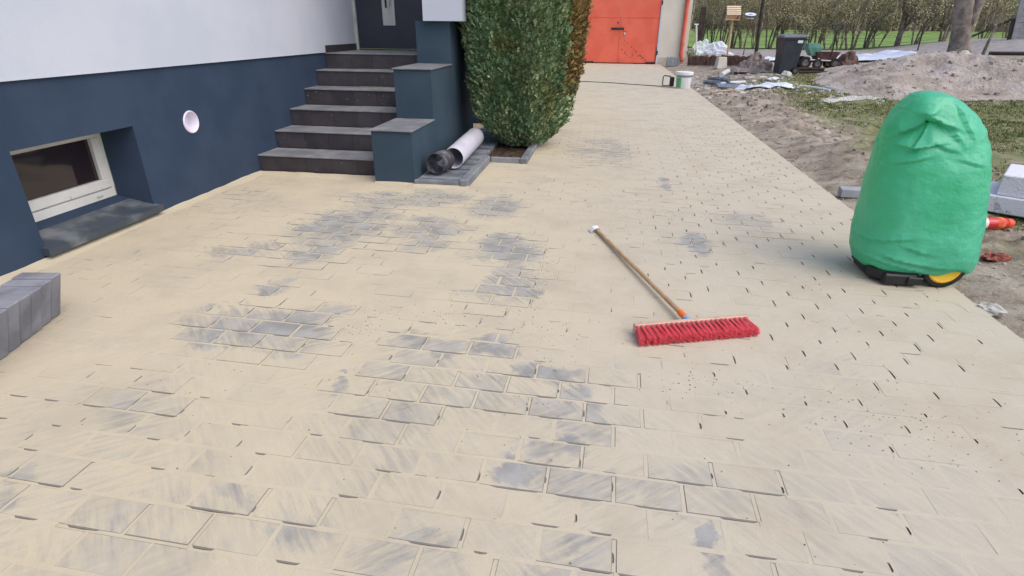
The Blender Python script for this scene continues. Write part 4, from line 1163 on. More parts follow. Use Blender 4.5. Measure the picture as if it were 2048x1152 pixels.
# tarp heap
tv = []
n, m = 64, 30
for j in range(m + 1):
    for k in range(n):
        th, rr = 2 * PI * k / n, j / m
        d = Vector((math.cos(th), math.sin(th), 0))
        f = mnoise.fractal(Vector((d.x * 1.6, d.y * 1.6, rr * 2.2)), 1, 2, 5)
        fold = abs(mnoise.noise(Vector((d.x * 2.1 + 3, d.y * 2.1, rr * 5.0))))
        h = 0.40 * (1 - rr ** 2.4) * (0.9 + 0.30 * f) + 0.07 * max(0, 1 - rr * 2.2) + 0.20 * (fold - 0.25) * (1 if rr < 0.97 else 0)
        if rr > 0.9: h = max(0.10 * fold, h)
        r = 0.62 * rr * (1 + 0.28 * f)
        tv.append((d.x * r * 1.0 + 0.10 * (1 - rr), d.y * r * 0.8, max(h, -0.03)))
tb = MB().add(tv, [(j * n + k, j * n + (k + 1) % n, (j + 1) * n + (k + 1) % n, (j + 1) * n + k) for j in range(m) for k in range(n)])
tag(tb.build('tarp', M_TARP, loc=(4.18, 18.3, 0.24), smooth=False), 'crumpled brown tarp heaped on the ground left of the bin', 'tarp')
potm = MB().lathe([(0.001, 0.34), (0.165, 0.34), (0.175, 0.335), (0.225, 0.02), (0.24, 0.02), (0.24, 0.0), (0.22, 0.0)], 4, Matrix.Rotation(PI / 4, 4, 'Z'))
o = potm.build('upturned_tub', M_POT, loc=(3.66, 20.6, 0.19)); o.rotation_euler = (0, 0, 0.15)
tag(o, 'beige plastic tub turned upside down beside the palisade edging', 'tub')

# debris pile
M_PIPEB = vary('blue_grey_pipe', (0.10, 0.12, 0.15), (0.20, 0.22, 0.25), 8, 0.5)
M_PIPEW = vary('dirty_white_pipe', (0.50, 0.52, 0.54), (0.60, 0.61, 0.62), 6, 0.5)
def stick(name, a, b, r, mat, lab, cat, grp, n=8):
    a, b = Vector(a), Vector(b)
    m_ = (a + b) / 2
    mid = m_ + Vector((rnd.gauss(0, .01), rnd.gauss(0, .01), 0.01))
    o = MB().tube([a - m_, mid - m_, b - m_], [r, r, r * 0.9], n).build(name, mat, loc=m_, smooth=True, autos=40)
    return tag(o, lab, cat, grp)
stick('pipe', (2.55, 16.3, 0.10), (3.2, 15.55, 0.10), 0.055, M_PIPEB, 'blue grey pipe lying lowest in the debris by the bucket', 'pipe', 'pipes in the debris pile')
stick('pipe', (2.75, 16.9, 0.14), (3.05, 15.7, 0.20), 0.05, M_PIPEB, 'blue grey pipe lying crosswise on top of the debris', 'pipe', 'pipes in the debris pile')
stick('pipe', (2.95, 16.3, 0.28), (3.30, 17.3, 0.32), 0.06, M_PIPEW, 'dirty white pipe pointing at the brown tarp', 'pipe', 'pipes in the debris pile')
stick('pipe', (2.85, 15.7, 0.10), (3.50, 16.0, 0.14), 0.045, M_PIPEW, 'thin white pipe in front of the debris pile', 'pipe', 'pipes in the debris pile')
bd = MB().box(-0.30, 0.30, -0.13, 0.13, 0, 0.05, c=0.005).build('board', M_PIPEB, loc=(3.02, 15.45, 0.05)); bd.rotation_euler = (0.25, 0.05, 0.1)
tag(bd, 'dark blue grey board tilted at the front of the debris', 'board')
stick('lath', (2.45, 14.55, 0.02), (3.35, 14.75, 0.07), 0.02, M_WOOD, 'thin pale lath lying on the soil below the debris', 'lath', None)
stick('lath', (4.55, 14.9, 0.16), (4.95, 14.2, 0.14), 0.035, M_PIPEW, 'pale piece of lath on the grass in front of the bin', 'lath', None)
stick('lath', (5.05, 14.75, 0.16), (5.2, 14.3, 0.15), 0.03, M_PIPEW, 'short pale lath beside the longer one on the grass', 'lath', None)
tag(lumpy('stone', (4.62, 16.6, 0.27), 0.15, 0.12, 0.10, M_STONE, 21), 'rounded pale stone at the foot of the black bin', 'stone')
tag(lumpy('stone', (4.15, 16.0, 0.22), 0.17, 0.10, 0.06, M_PIPEW, 25, 0.4), 'flat whitish rubble piece left of the black bin', 'stone')
# small scattered rubble: too small to count
sc = MB()
def bits(n, x0, x1, y0, y1, s0, s1, zf, mb, flat=0.5):
    for _ in range(n):
        x, y = rnd.uniform(x0, x1), rnd.uniform(y0, y1)
        s_ = rnd.uniform(s0, s1)
        z = zf(x, y)
        a = rnd.uniform(0, 6.28)
        ca, sa = math.cos(a), math.sin(a)
        l, w_ = s_, s_ * rnd.uniform(0.3, 0.9)
        P = [(-l, -w_ * rnd.uniform(.6, 1)), (l * rnd.uniform(.5, 1), -w_), (l, w_ * rnd.uniform(.4, 1)), (-l * rnd.uniform(.4, .9), w_)]
        h = s_ * flat * rnd.uniform(0.6, 1.3)
        vs = [(x + p * ca - q * sa, y + p * sa + q * ca, z - 0.004) for p, q in P] + [(x + p * .75 * ca - q * .75 * sa, y + p * .75 * sa + q * .75 * ca, z + h * rnd.uniform(.7, 1)) for p, q in P]
        mb.add(vs, [(4, 5, 6, 7), (0, 1, 5, 4), (1, 2, 6, 5), (2, 3, 7, 6), (3, 0, 4, 7)])
bits(260, 2.3, 4.6, 13.5, 19.5, 0.015, 0.07, garden_z, sc)
bits(160, 2.3, 6.0, 8, 14, 0.01, 0.035, garden_z, sc)
bits(60, 2.3, 3.6, 3.5, 8, 0.006, 0.018, garden_z, sc)
bits(34, 2.5, 4.4, 14.3, 17.2, 0.05, 0.13, garden_z, sc, 0.35)
bits(20, 3.8, 6.2, 12.5, 14.5, 0.03, 0.09, garden_z, sc, 0.25)
tag(sc.build('rubble', M_STONE), 'pale rubble bits scattered over the soil', 'rubble', kind='stuff')
sc2 = MB()
bits(260, 2.2, 4.4, 2.8, 11, 0.008, 0.032, garden_z, sc2, 0.8)
bits(160, 2.2, 4.0, 11, 19, 0.02, 0.06, garden_z, sc2, 0.8)
tag(sc2.build('soil_clods', vary('soil_clod', (0.17, 0.135, 0.105), (0.34, 0.285, 0.235), 20, 0.95)), 'dark soil clods on the bare ground', 'soil', kind='stuff')
# crumbs on the paving
cm = MB()
for cx_, cy_, sx_, sy_, k in ((-0.30, 3.1, 0.05, 0.38, 160), (-0.15, 2.2, 0.09, 0.25, 60), (0.45, 4.6, 0.35, 0.10, 120), (1.25, 2.0, 0.22, 0.16, 130), (-0.75, 2.55, 0.28, 0.10, 90), (-1.15, 2.35, 0.06, 0.10, 40), (0.55, 2.15, 0.2, 0.08, 60), (0.1, 1.6, 1.0, 0.5, 90), (-1.0, 1.8, 0.8, 0.5, 50), (0.5, 4.4, 1.2, 1.5, 160), (1.3, 2.6, 0.5, 0.6, 70)):
    for _ in range(k):
        x, y = rnd.gauss(cx_, sx_), rnd.gauss(cy_, sy_)
        if not (XW + 0.1 < x < XE) or blocked(x, y): continue
        bits(1, x, x, y, y, 0.0012, 0.0040, lambda a, b: 0.0, cm, 0.7)
tag(cm.build('dirt_crumbs', vary('brown_crumb', (0.20, 0.15, 0.105), (0.36, 0.28, 0.20), 60, 0.95)), 'small dirt crumbs scattered on the sandy paving', 'dirt', kind='stuff')

# ------------------------------------------------------------------ wheelie bin
M_BIN = vary('dark_bin_plastic', (0.022, 0.025, 0.036), (0.032, 0.035, 0.048), 4, 0.5, spec=0.35)
M_BINLID = vary('bin_lid_plastic', (0.07, 0.08, 0.10), (0.12, 0.13, 0.15), 4, 0.4, spec=0.45)
wb = thing('wheelie_bin', 'black wheelie bin standing on the grass in front of the meadow', 'bin', (4.83, 17.42, 0.265), 0.10)
def loft(mb, rects):
    vs = []
    for x0, x1, y0, y1, z in rects:
        vs += [(x0, y0, z), (x1, y0, z), (x1, y1, z), (x0, y1, z)]
    fs = [(3, 2, 1, 0)]
    for i in range(len(rects) - 1):
        for k in range(4):
            fs.append((i * 4 + k, i * 4 + (k + 1) % 4, i * 4 + 4 + (k + 1) % 4, i * 4 + 4 + k))
    L = (len(rects) - 1) * 4
    fs.append((L, L + 1, L + 2, L + 3))
    return mb.add(vs, fs)
loft(MB(), [(-0.26, 0.14, -0.20, 0.20, 0.0), (-0.265, 0.15, -0.205, 0.205, 0.03), (-0.29, 0.235, -0.25, 0.25, 0.85), (-0.31, 0.26, -0.265, 0.265, 0.855), (-0.31, 0.26, -0.265, 0.265, 0.90)]).build('body', M_BIN, wb)
loft(MB(), [(-0.335, 0.30, -0.29, 0.29, 0.902), (-0.335, 0.30, -0.29, 0.29, 0.935), (-0.30, 0.28, -0.26, 0.26, 0.965), (-0.20, 0.24, -0.2, 0.2, 0.99)]).build('lid', M_BINLID, wb)
MB().tube([(0.33, -0.22, 0.86), (0.33, 0.22, 0.86)], 0.018, 8).build('handle', M_BIN, wb)
MB().box(0.255, 0.335, -0.24, -0.20, 0.84, 0.88).box(0.255, 0.335, 0.20, 0.24, 0.84, 0.88).build('handle_bracket', M_BIN, wb)
MB().box(0.06, 0.19, -0.2585, -0.2505, 0.78, 0.845).build('sticker', M_BUCKET, wb)
for yy in (-0.235, 0.235):
    wh = MB().lathe([(0.05, -0.025), (0.09, -0.025), (0.098, -0.015), (0.098, 0.015), (0.09, 0.025), (0.05, 0.025)], 20, T(0.145, yy, 0.098, rx=PI / 2)).build('wheel', M_RUBBER, wb, smooth=True, autos=40)
    MB().lathe([(0.001, -0.018), (0.05, -0.02), (0.05, 0.02), (0.001, 0.018)], 16, T(0.145, yy, 0.098, rx=PI / 2)).build('hub', M_BINLID, wh)

# ------------------------------------------------------------------ garden cart and sack
M_TEAL = vary('teal_tub', (0.10, 0.26, 0.21), (0.16, 0.34, 0.28), 5, 0.5)
M_BROWN = vary('rusty_brown_tub', (0.075, 0.040, 0.034), (0.13, 0.07, 0.06), 7, 0.7)
M_PALE = vary('pale_paint', (0.55, 0.52, 0.52), (0.62, 0.60, 0.60), 6, 0.6)
M_CARTHUB = vary('dull_grey_hub', (0.07, 0.065, 0.065), (0.16, 0.15, 0.15), 9, 0.7)
ca = thing('garden_cart', 'old garden hand cart with brown tub and T handle on the grass', 'cart', (6.42, 19.45, 0.30), 0.05)
loft(MB(), [(-0.28, 0.22, -0.2, 0.2, 0.24), (-0.36, 0.30, -0.26, 0.26, 0.46), (-0.38, 0.33, -0.28, 0.28, 0.47)]).build('tub', M_BROWN, ca)
loft(MB(), [(-0.46, -0.25, -0.16, 0.16, 0.36), (-0.60, -0.20, -0.22, 0.22, 0.58), (-0.63, -0.33, -0.23, 0.23, 0.70)]).build('front_scoop', M_TEAL, ca)
MB().tube([(0.06, -0.24, 0.36), (0.07, -0.26, 0.75), (0.06, -0.26, 1.02)], 0.022, 8).build('shaft', M_BLACK, ca)
MB().tube([(-0.09, -0.26, 1.20), (-0.08, -0.26, 1.12), (0.06, -0.26, 1.02), (0.19, -0.26, 1.12), (0.20, -0.26, 1.20), (-0.09, -0.26, 1.20)], 0.022, 8).build('handle', M_BLACK, ca)
MB().tube([(-0.5, -0.2, 0.25), (0.35, -0.2, 0.22)], 0.02, 6).tube([(-0.5, 0.2, 0.25), (0.35, 0.2, 0.22)], 0.02, 6).tube([(-0.35, -0.24, 0.12), (-0.25, -0.22, 0.3)], 0.02, 6).build('chassis', M_PALE, ca)
for x_, y_, r_ in ((-0.60, 0.18, 0.17), (-0.60, -0.18, 0.17), (-0.28, -0.26, 0.14), (0.22, -0.26, 0.15), (0.22, 0.26, 0.15)):
    wh = MB().lathe([(r_ * .55, -0.035), (r_ * .92, -0.035), (r_, -0.02), (r_, 0.02), (r_ * .92, 0.035), (r_ * .55, 0.035)], 18, T(x_, y_, r_, rx=PI / 2)).build('wheel', M_RUBBER, ca, smooth=True, autos=40)
    MB().lathe([(0.001, -0.02), (r_ * .55, -0.03), (r_ * .55, 0.03), (0.001, 0.02)], 14, T(x_, y_, r_, rx=PI / 2)).build('hub', M_CARTHUB, wh)
sk = lumpy('sack', (7.0, 19.3, 0.42), 0.30, 0.26, 0.36, vary('dark_brown_sack', (0.085, 0.045, 0.040), (0.16, 0.10, 0.085), 6, 0.8, 0.6, 10, 0.05), 14, 0.3, 0.3, 24, 14)
tag(sk, 'dark brown sack standing beside the garden cart', 'sack')
stick('timber', (5.1, 18.3, 0.33), (6.0, 18.0, 0.36), 0.05, M_DKPOST, 'dark plank lying on the grass between bin and cart', 'timber', None, 6)
stick('timber', (5.2, 17.5, 0.31), (6.0, 17.55, 0.31), 0.035, M_DKPOST, 'thin dark stick on the grass right of the bin', 'timber', None, 6)

# ------------------------------------------------------------------ soil mound
M_MOUND = vary('dug_grey_soil', (0.34, 0.29, 0.25), (0.48, 0.42, 0.375), 1.6, 0.95, 1.0, 14, 0.08, 0.05, c3=(0.25, 0.21, 0.185), dirt=0.40, detail=6)
mo = MB()
mx0, mx1, my0, my1 = 4.6, 13.0, 12.3, 22.0
nxm, nym = 150, 150
def mound_h(x, y):
    f = fbm(x, y, 0.55, 4)
    h = 0.58 * math.exp(-((x - 8.1) / 1.75) ** 2 - ((y - 17.0) / 2.1) ** 2)
    h += 0.30 * math.exp(-((x - 6.2) / 1.0) ** 2 - ((y - 14.9) / 1.6) ** 2)
    h += 0.34 * math.exp(-((x - 9.3) / 1.5) ** 2 - ((y - 15.2) / 1.4) ** 2)
    h *= 1 + 0.22 * f
    rough = smooth(0.03, 0.2, h)
    return h + rough * (0.07 * fbm(x, y, 2.0, 5) + 0.05 * abs(fbm(x, y, 5.0, 3)))
for j in range(nym + 1):
    for i in range(nxm + 1):
        x, y = mx0 + (mx1 - mx0) * i / nxm, my0 + (my1 - my0) * j / nym
        mo.v.append((x - 8.1, y - 17, zg(x, y) - 0.10 + mound_h(x, y) * 1.06))
mo.f = [(j * (nxm + 1) + i, j * (nxm + 1) + i + 1, (j + 1) * (nxm + 1) + i + 1, (j + 1) * (nxm + 1) + i) for j in range(nym) for i in range(nxm)]
tag(mo.build('soil_mound', M_MOUND, loc=(8.1, 17, 0), smooth=True), 'broad mound of dug grey soil beyond the green bag', 'soil mound')

mbits = MB()
bits(130, 5.6, 10.8, 13.2, 17.5, 0.02, 0.065, lambda x, y: max(zg(x, y) - 0.10 + mound_h(x, y) * 1.06, garden_z(x, y)), mbits, 0.8)
tag(mbits.build('soil_clods', vary('mound_clod', (0.15, 0.12, 0.10), (0.42, 0.37, 0.33), 8, 0.95)), 'clods and stones lying on the soil mound', 'soil', kind='stuff')

# grass: short worn blades where the lawn survives
gv = MB()
gvv, gff = [], []
def lawn(x, y):
    if mound_h(x, y) > 0.10 and y > 12: return 0
    a = smooth(2.7, 3.9, x + 2.2 * fbm(x, y, 0.45, 3) - 0.08 * y)
    return a * smooth(20.5, 18, y) * (0.35 + 0.65 * (fbm(x + 4, y, 1.2, 3) > -0.12))
cnt = 0
while cnt < 26000:
    y = 3.5 + 16.5 * rnd.random() ** 1.2
    x = 2.5 + rnd.random() * (4.0 + y * 0.38)
    if rnd.random() > lawn(x, y): 
        if rnd.random() < 0.002: cnt += 1
        continue
    cnt += 1
    z = garden_z(x, y)
    for _ in range(3):
        a = rnd.uniform(0, 6.28); h = rnd.uniform(0.012, 0.040); wd = rnd.uniform(0.003, 0.007) * (1 + y * 0.06)
        ox, oy = x + rnd.gauss(0, 0.02), y + rnd.gauss(0, 0.02)
        b = len(gvv)
        dx, dy = math.cos(a), math.sin(a)
        ln = rnd.uniform(0.2, 1.1) * h
        gvv += [(ox - dx * wd, oy - dy * wd, z - 0.004), (ox + dx * wd, oy + dy * wd, z - 0.004), (ox - dy * ln, oy + dx * ln, z + h)]
        gff.append((b, b + 1, b + 2))
gv.v, gv.f = gvv, gff
gr = NG('worn_grass_blade')
rr_ = gr.g.outputs['Random Per Island']
M_GRASS = gr.done(gr.mix(gr.ramp(gr.noise(1.1, 4, .7), 0.4, 0.6), gr.mix(rr_, (0.055, 0.10, 0.022), (0.13, 0.17, 0.05)), gr.mix(rr_, (0.14, 0.14, 0.05), (0.30, 0.26, 0.13))), 0.8, spec=0.15)
tag(gv.build('grass', M_GRASS), 'short worn grass of the lawn beside the soil', 'grass', kind='stuff')

# ------------------------------------------------------------------ right side: retaining timber, planks, concrete fence panel
M_TIMB = vary('weathered_timber', (0.10, 0.075, 0.062), (0.17, 0.13, 0.11), 5, 0.9, 0.5, 30, 0.01)
rt_ = thing('timber_edging', 'low dark timber edging behind the soil mound', 'edging', (12.6, 19.0, 0.45))
MB().box(-2.0, 3.2, -0.05, 0.05, -0.25, 0.10, M=T(rz=-0.35), c=0.01).build('board', M_TIMB, rt_)
MB().box(-2.0, 3.2, -0.09, 0.09, 0.102, 0.135, M=T(rz=-0.35), c=0.008).build('cap_board', vary('pale_timber_cap', (0.28, 0.24, 0.21), (0.34, 0.29, 0.25), 5, 0.8), rt_)
stick('timber', (12.0, 21.6, 0.72), (14.3, 20.6, 0.75), 0.06, M_DKPOST, 'long dark plank lying behind the timber edging', 'timber', None, 6)

M_CPOST = vary('grey_concrete_fence', (0.24, 0.24, 0.25), (0.31, 0.31, 0.32), 4, 0.85, 0.3, 60, 0.005)
cf = thing('concrete_fence', 'grey concrete slab fence bay at the edge of the meadow', 'fence', (18.4, 31.5, 0.9), -0.3)
cf.rotation_euler[1] = -0.10
MB().box(-0.16, 0.0, -0.09, 0.09, -0.5, 1.75, c=0.01).build('post', M_CPOST, cf)
for k in range(6):
    MB().box(0.004, 3.0, -0.03, 0.03, 0.02 + 0.265 * k, 0.265 + 0.265 * k, c=0.012).build('slab', M_CPOST, cf)
MB().box(-0.30, -0.17, -0.05, 0.05, -0.4, 1.0, c=0.01).build('side_post', M_DKPOST, cf)
MB().tube([(-0.28, -0.1, 0.98), (-2.4, -0.1, 0.05)], 0.05, 6).build('brace', M_DKPOST, cf)

# wire fence with posts and base board
wfn = thing('wire_fence', 'low wire fence with dark base board along the meadow', 'fence', (3.6, 36.2, 0.3))
FP = [Vector((3.4, 36.4, 0)), Vector((10.0, 35.0, 0)), Vector((15.0, 33.4, 0)), Vector((18.0, 31.8, 0))]
def along(t):
    t *= 3
    k = min(2, int(t))
    p = FP[k].lerp(FP[k + 1], t - k)
    p.z = zg(p.x, p.y)
    return p
for k in range(24):
    a, b = along(k / 24), along((k + 1) / 24)
    o0 = Vector((3.6, 36.2, 0.3))
    d = b - a
    M = Matrix.Translation(a - o0) @ d.to_track_quat('X', 'Z').to_matrix().to_4x4()
    MB().box(0.002, d.length - 0.002, -0.02, 0.02, -0.12, 0.14).build('base_board', M_DKPOST, wfn)
    wfn.children[-1].matrix_local = M
    if k % 3 == 0:
        MB().tube([a - o0 + Vector((0, -0.06, -0.1)), a - o0 + Vector((0, -0.06, 1.25))], 0.030, 6).build('post', M_DKPOST, wfn)
wr = MB()
for h in (0.35, 0.65, 0.95, 1.2):
    wr.tube([along(k / 24) - Vector((3.6, 36.2, 0.3)) + Vector((0, -0.06, h)) for k in range(25)], 0.006, 4)
wr.build('wire', M_BLACK, wfn)

# bird feeder and dish on posts
M_PALLET = vary('pale_slat_wood', (0.62, 0.50, 0.36), (0.70, 0.58, 0.44), 8, 0.7)
bf = thing('bird_feeder', 'pale slatted bird feeder box on a thin wooden post', 'bird feeder', (5.0, 27.1, 0.28), -0.05)
MB().tube([(0.02, 0, -0.1), (0.0, 0, 1.40)], 0.045, 8).build('post', M_WOOD, bf)
MB().box(-0.27, 0.27, -0.2, 0.2, 1.40, 1.44).box(-0.24, 0.24, 0.16, 0.18, 1.442, 1.60).box(-0.26, -0.24, -0.18, 0.18, 1.442, 1.60).box(0.24, 0.26, -0.18, 0.18, 1.442, 1.60).build('box', M_WOOD, bf)
for k in range(5):
    MB().box(-0.28, 0.28, -0.035, 0.035, 0, 0.015, M=T(0, -0.20 + 0.085 * k, 1.62 + 0.072 * k, rx=0.75), c=0.003).build('roof_slat', M_PALLET, bf)
ds = thing('dish_on_post', 'blue rimmed white oval dish on a thin post', 'bird bath', (5.95, 28.35, 0.28))
MB().tube([(-0.02, 0, -0.1), (0.0, 0, 1.55)], 0.022, 8).build('post', M_PAL, ds)
Mdish = T(0, 0, 1.62, rx=0.30)
MB().lathe([(0.001, -0.035), (0.17, -0.03), (0.24, 0.0), (0.255, 0.035), (0.235, 0.035)], 28, Mdish).build('dish', vary('dark_blue_glaze', (0.06, 0.08, 0.18), (0.10, 0.12, 0.24), 6, 0.4), ds, smooth=True)
MB().lathe([(0.001, 0.024), (0.14, 0.024), (0.234, 0.034)], 28, Mdish).build('dish_face', M_BUCKET, ds, smooth=True)
MB().lathe([(0.001, 0.0265), (0.09, 0.0275)], 18, Mdish).build('dish_mark', vary('blue_mark', (0.16, 0.2, 0.4), (0.2, 0.26, 0.46), 6, 0.4), ds)
MB().lathe([(0.001, 1.46), (0.16, 1.47), (0.17, 1.50), (0.001, 1.50)], 20).build('tray', M_PALE, ds, smooth=True, autos=40)

# ------------------------------------------------------------------ trees
M_BARKG = vary('grey_brown_bark', (0.17, 0.14, 0.12), (0.30, 0.255, 0.225), 5, 0.9, 0.8, 24, 0.03, 0.1, c3=(0.09, 0.07, 0.06), dirt=0.42)
M_TWIG = vary('dark_twig_bark', (0.11, 0.09, 0.068), (0.25, 0.21, 0.165), 5, 0.9, rnd_amt=0.2)
gbud = NG('spring_buds')
M_BUD = gbud.done(gbud.mix(gbud.g.outputs['Random Per Island'], (0.22, 0.23, 0.08), (0.66, 0.60, 0.38)), 0.7, spec=0.1)
def grow(mb, tips, p, d, L, r, depth, R_, n=5):
    q = [p]
    dd = d.copy()
    st_n = 3
    for k in range(st_n):
        dd = (dd + Vector((R_.gauss(0, .13), R_.gauss(0, .13), R_.gauss(0.04, .08)))).normalized()
        q.append(q[-1] + dd * L / st_n)
    mb.tube(q, [r, r * .88, r * .76, r * .62], n, cap=False)
    for s_ in q[1:]:
        tips.append((s_, dd, depth))
    if depth == 0: return
    for _ in range(R_.choice([2, 3, 3])):
        s0 = q[R_.choice([1, 2, 3, 3])]
        nd = (dd + Vector((R_.gauss(0, .5), R_.gauss(0, .5), R_.gauss(0.12, .3)))).normalized()
        grow(mb, tips, s0, nd, L * R_.uniform(0.55, 0.85), r * R_.uniform(0.45, 0.62), depth - 1, R_, 5 if depth > 2 else 4)

def bare_shrub(seed, stems, H, r0, spread):
    R_ = random.Random(seed)
    t, b, tips = MB(), MB(), []
    for k in range(stems):
        a = R_.uniform(0, 6.28)
        lean = R_.uniform(0.05, spread)
        d = Vector((math.cos(a) * lean, math.sin(a) * lean, 1)).normalized()
        base = Vector((math.cos(a) * 0.25 * R_.random(), math.sin(a) * 0.25 * R_.random(), -0.15))
        L = H * R_.uniform(0.30, 0.42)
        mid = base + d * L
        rr = r0 * R_.uniform(0.6, 1.1)
        t.tube([base, base + d * L * .5 + Vector((R_.gauss(0, .03), R_.gauss(0, .03), 0)), mid], [rr * 1.15, rr, rr * .85], 6, cap=False)
        for _ in range(3):
            nd = (d + Vector((R_.gauss(0, .32), R_.gauss(0, .32), R_.gauss(0, .1)))).normalized()
            grow(b, tips, mid - d * L * R_.uniform(0, 0.45), nd, L * R_.uniform(.6, 1.0), rr * .5, 3, R_)
        for _ in range(3):
            nd = Vector((R_.gauss(0, .8), R_.gauss(0, .8), R_.uniform(0.3, 1.0))).normalized()
            grow(b, tips, base + d * L * R_.uniform(.5, .95), nd, L * R_.uniform(.4, .7), rr * .25, 2, R_)
    bud = MB()
    for p, d, dep in tips:
        if dep > 1: continue
        for _ in range(2):
            c = p + Vector((R_.gauss(0, .07), R_.gauss(0, .07), R_.gauss(0, .07)))
            s_ = R_.uniform(0.016, 0.042)
            e1 = Vector((R_.gauss(0, 1), R_.gauss(0, 1), R_.gauss(0, 1))).normalized() * s_
            e2 = e1.orthogonal().normalized() * s_ * .7
            bud.add([c - e1, c + e2, c + e1, c - e2], [(0, 1, 2, 3)])
    return t, b, bud
protos = []
for sd_, ns, H, r0, sp in ((1, 3, 4.6, 0.065, 0.24), (2, 4, 4.4, 0.048, 0.32), (3, 5, 4.2, 0.036, 0.36), (4, 2, 5.0, 0.17, 0.10)):
    t, b, bud = bare_shrub(sd_, ns, H, r0, sp)
    protos.append((t.mesh('trunk', M_TWIG, True), b.mesh('branches', M_TWIG, True), bud.mesh('buds', M_BUD)))
spots = [(1400, 0), (1421, 2), (1442, 1), (1462, 0), (1484, 1), (1508, 2), (1536, 1), (1560, 0), (1590, 2), (1614, 1), (1632, 0), (1655, 2), (1678, 1),
         (1704, 0), (1728, 1), (1752, 2), (1790, 3), (1826, 1), (1878, 0), (1960, 2), (2010, 2)]
SEG = [(1450, 'between the garage and the bird feeder'), (1508, 'between the bird feeder and the tall dark post'), (1575, 'between the tall dark post and the black bin'), (1690, 'behind the garden cart'), (1785, 'behind the large white sheet'), (1900, 'between the thick forked trunk and the big grey tree'), (3000, 'right of the big grey tree')]
FORM = ['three stemmed', 'four stemmed', 'bushy many stemmed']
seen_ = {}
KINDS_ = ['bare budding shrub of three dark stems in the row behind the fence', 'bare budding shrub of four slanting stems in the row behind the fence', 'bushy bare shrub of many thin stems in the row behind the fence', 'thick forked dark trunk standing in the shrub row by the meadow']
for k, (u, ty) in enumerate(spots):
    yy = 36.9 + rnd.uniform(0.0, 2.6) if u < 1800 else 34.5 + rnd.uniform(0, 3.0)
    dirx = (_f + _r * ((u - 1024) / F_PX) + _u * ((576 - 95) / F_PX))
    xx = dirx.x * yy / dirx.y
    r_ = thing('bare_shrub', KINDS_[ty], 'shrub', (xx, yy, zg(xx, yy) - 0.05), rnd.uniform(0, 6.28), 'bare shrubs behind the fence')
    seg_ = next(t_ for e_, t_ in SEG if u < e_)
    if ty < 3:
        k_ = seen_[(seg_, ty)] = seen_.get((seg_, ty), 0) + 1
        r_['label'] = '%s %s bare shrub %s' % (ORD[k_ - 1], FORM[ty], seg_)
    if ty == 3: r_.name = 'bare_tree'; r_['category'] = 'tree'; del r_['group']
    sc_ = rnd.uniform(0.85, 1.15)
    r_.scale = (sc_, sc_, sc_ * rnd.uniform(0.9, 1.1))
    for nm, me in zip(('trunk', 'branches', 'buds'), protos[ty]):
        o = bpy.data.objects.new(nm, me); C.objects.link(o); o.parent = r_
        if nm != 'trunk': o['kind'] = 'stuff'

# the big tree right of the mound
bt = thing('big_tree', 'thick grey brown tree trunk forking above the soil mound', 'tree', (11.80, 22.9, 0.62))
trk, brn, tips = MB(), MB(), []
trk.tube([(0.02, 0, -0.3), (0, 0, 0.05), (-0.07, 0, 0.35), (-0.17, 0, 0.9), (-0.30, 0, 1.5), (-0.46, 0, 2.4), (-0.6, 0.05, 3.6), (-0.7, 0.1, 5.0)], [0.46, 0.37, 0.31, 0.285, 0.27, 0.24, 0.2, 0.15], 18)
trk.tube([(-0.08, -0.05, 0.75), (0.02, -0.08, 1.25), (0.12, -0.1, 1.9), (0.28, -0.1, 2.8), (0.45, 0, 4.2)], [0.18, 0.165, 0.145, 0.12, 0.08], 14)
for k in range(len(trk.v)):
    x, y, z = trk.v[k]
    f = 0.03 * mnoise.fractal(Vector((x * 4, y * 4, z * 1.3)), 1, 2, 3)
    trk.v[k] = (x + f, y + f * .7, z)
trk.build('trunk', M_BARKG, bt, smooth=True)
R_ = random.Random(5)
for p, d in (((-.45, 0, 2.3), (-.7, -.3, .5)), ((-.55, 0, 3.2), (.2, .5, .7)), ((.36, 0, 3.4), (.6, -.2, .8)), ((-.7, .1, 4.9), (-.2, .2, 1)), ((.44, 0, 4.1), (.3, .1, 1)), ((-.4, 0, 2.0), (-.8, .3, .4))):
    grow(brn, tips, Vector(p), Vector(d).normalized(), 1.3, 0.05, 3, R_)
brn.build('branches', M_BARKG, bt, smooth=True)
st2 = thing('young_tree', 'thin young tree with a bushy top right of the big trunk', 'tree', (12.1, 22.0, 0.62))
t2, b2, tips = MB(), MB(), []
t2.tube([(-0.06, 0, -0.1), (0.0, 0, 0.45), (0.08, 0, 0.9)], [0.055, 0.045, 0.035], 8)
for k in range(9):
    grow(b2, tips, Vector((0.05, 0, 0.6 + 0.035 * k)), Vector((R_.gauss(0, .8), R_.gauss(0, .8), 1)).normalized(), 0.42, 0.018, 2, R_)
t2.build('trunk', M_TWIG, st2, smooth=True)
b2.build('branches', M_TWIG, st2)

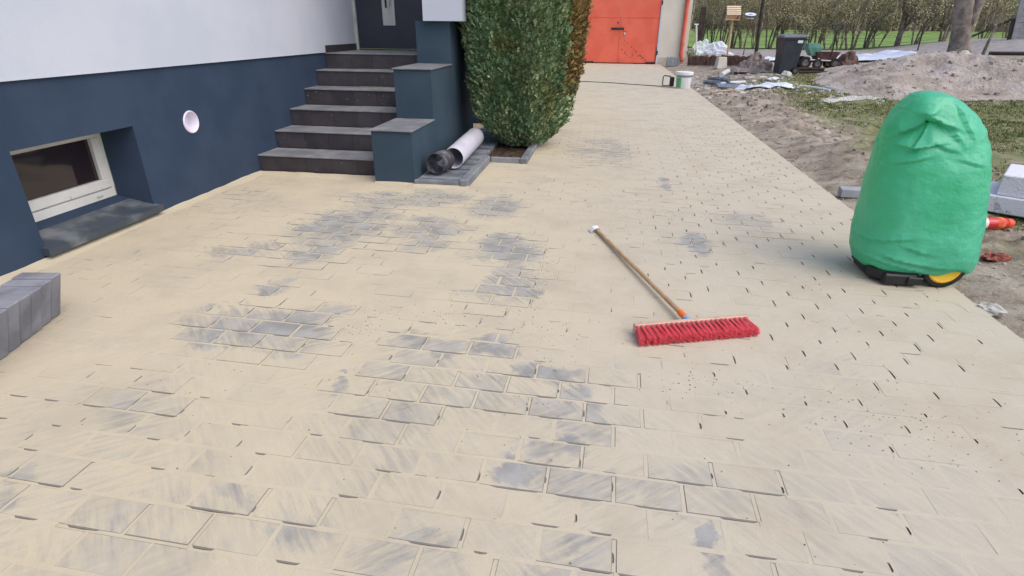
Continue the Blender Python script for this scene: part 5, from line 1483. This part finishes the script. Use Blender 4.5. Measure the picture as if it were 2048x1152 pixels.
# far woods beyond the meadow: one mass
wd_ = MB()
NW = 90
for row, (yb, hb) in enumerate(((150, 15), (162, 22))):
    vs = []
    for i in range(NW * 2 + 1):
        x = -120 + i * 2.2
        for j in range(9):
            z = 0.6 + hb * j / 8
            f = mnoise.fractal(Vector((x * 0.12, z * 0.2, row * 7.0)), 1, 2, 4)
            vs.append((x + 1.2 * f, yb + 3.0 * f + (z / hb) ** 2 * 4, z + (2.5 * f if j == 8 else 0)))
    wd_.add(vs, [(i * 9 + j, i * 9 + 9 + j, i * 9 + 10 + j, i * 9 + j + 1) for i in range(NW * 2) for j in range(8)])
gw_ = NG('far_woods_inner')
wx = gw_.node('ShaderNodeSeparateXYZ'); gw_.put(wx.inputs[0], gw_.g.outputs['Position'])
M_WOODS0 = gw_.done(gw_.mix(gw_.ramp(wx.outputs[0], 85, 115), gw_.mix(gw_.ramp(gw_.noise(0.35, 5, .65), 0.35, 0.65), (0.22, 0.19, 0.125), (0.36, 0.31, 0.215)), gw_.mix(gw_.ramp(gw_.noise(0.25, 5, .65), 0.35, 0.65), (0.16, 0.17, 0.05), (0.30, 0.30, 0.09))), 0.95, spec=0.02)
woods = tag(wd_.build('far_woods', M_WOODS0, smooth=False), 'brown and yellow green woods beyond the meadow', 'woods', kind='stuff')
cl = MB()
for _ in range(26000):
    x = rnd.uniform(8, 150)
    yy = 147 + rnd.random() * 6
    z = 1.1 + rnd.random() ** 0.9 * 12.5
    s_ = rnd.uniform(0.12, 0.42)
    e1 = Vector((rnd.gauss(0, 1), rnd.gauss(0, .5), rnd.gauss(0, 1))).normalized() * s_ * rnd.choice([1, 1, 2.2])
    e2 = Vector((rnd.gauss(0, 1), rnd.gauss(0, .5), rnd.gauss(0, 1))).normalized() * s_ * 0.6
    c = Vector((x, yy, z))
    cl.add([c - e1, c + e2, c + e1, c - e2], [(0, 1, 2, 3)])
for _ in range(420):
    x = rnd.uniform(8, 150)
    h = rnd.uniform(5, 14)
    r_ = rnd.uniform(0.08, 0.22)
    yy = 146.5 + rnd.random() * 3
    lean = rnd.gauss(0, 0.5)
    cl.tube([(x, yy, -0.2), (x + lean * .5, yy, h * .5), (x + lean, yy, h)], [r_, r_ * .8, r_ * .4], 4, cap=False)
gw2 = NG('far_woods_twigs')
wx = gw2.node('ShaderNodeSeparateXYZ'); gw2.put(wx.inputs[0], gw2.g.outputs['Position'])
rI = gw2.g.outputs['Random Per Island']
M_WOODS1 = gw2.done(gw2.mix(gw2.ramp(gw2.math('ADD', wx.outputs[0], gw2.math('MULTIPLY', rI, 16)), 92, 118), gw2.mix(rI, (0.17, 0.145, 0.095), (0.46, 0.40, 0.27)), gw2.mix(rI, (0.16, 0.18, 0.04), (0.40, 0.38, 0.10))), 0.95, spec=0.02)
tag(cl.build('twig_mass', M_WOODS1, woods), kind='stuff')
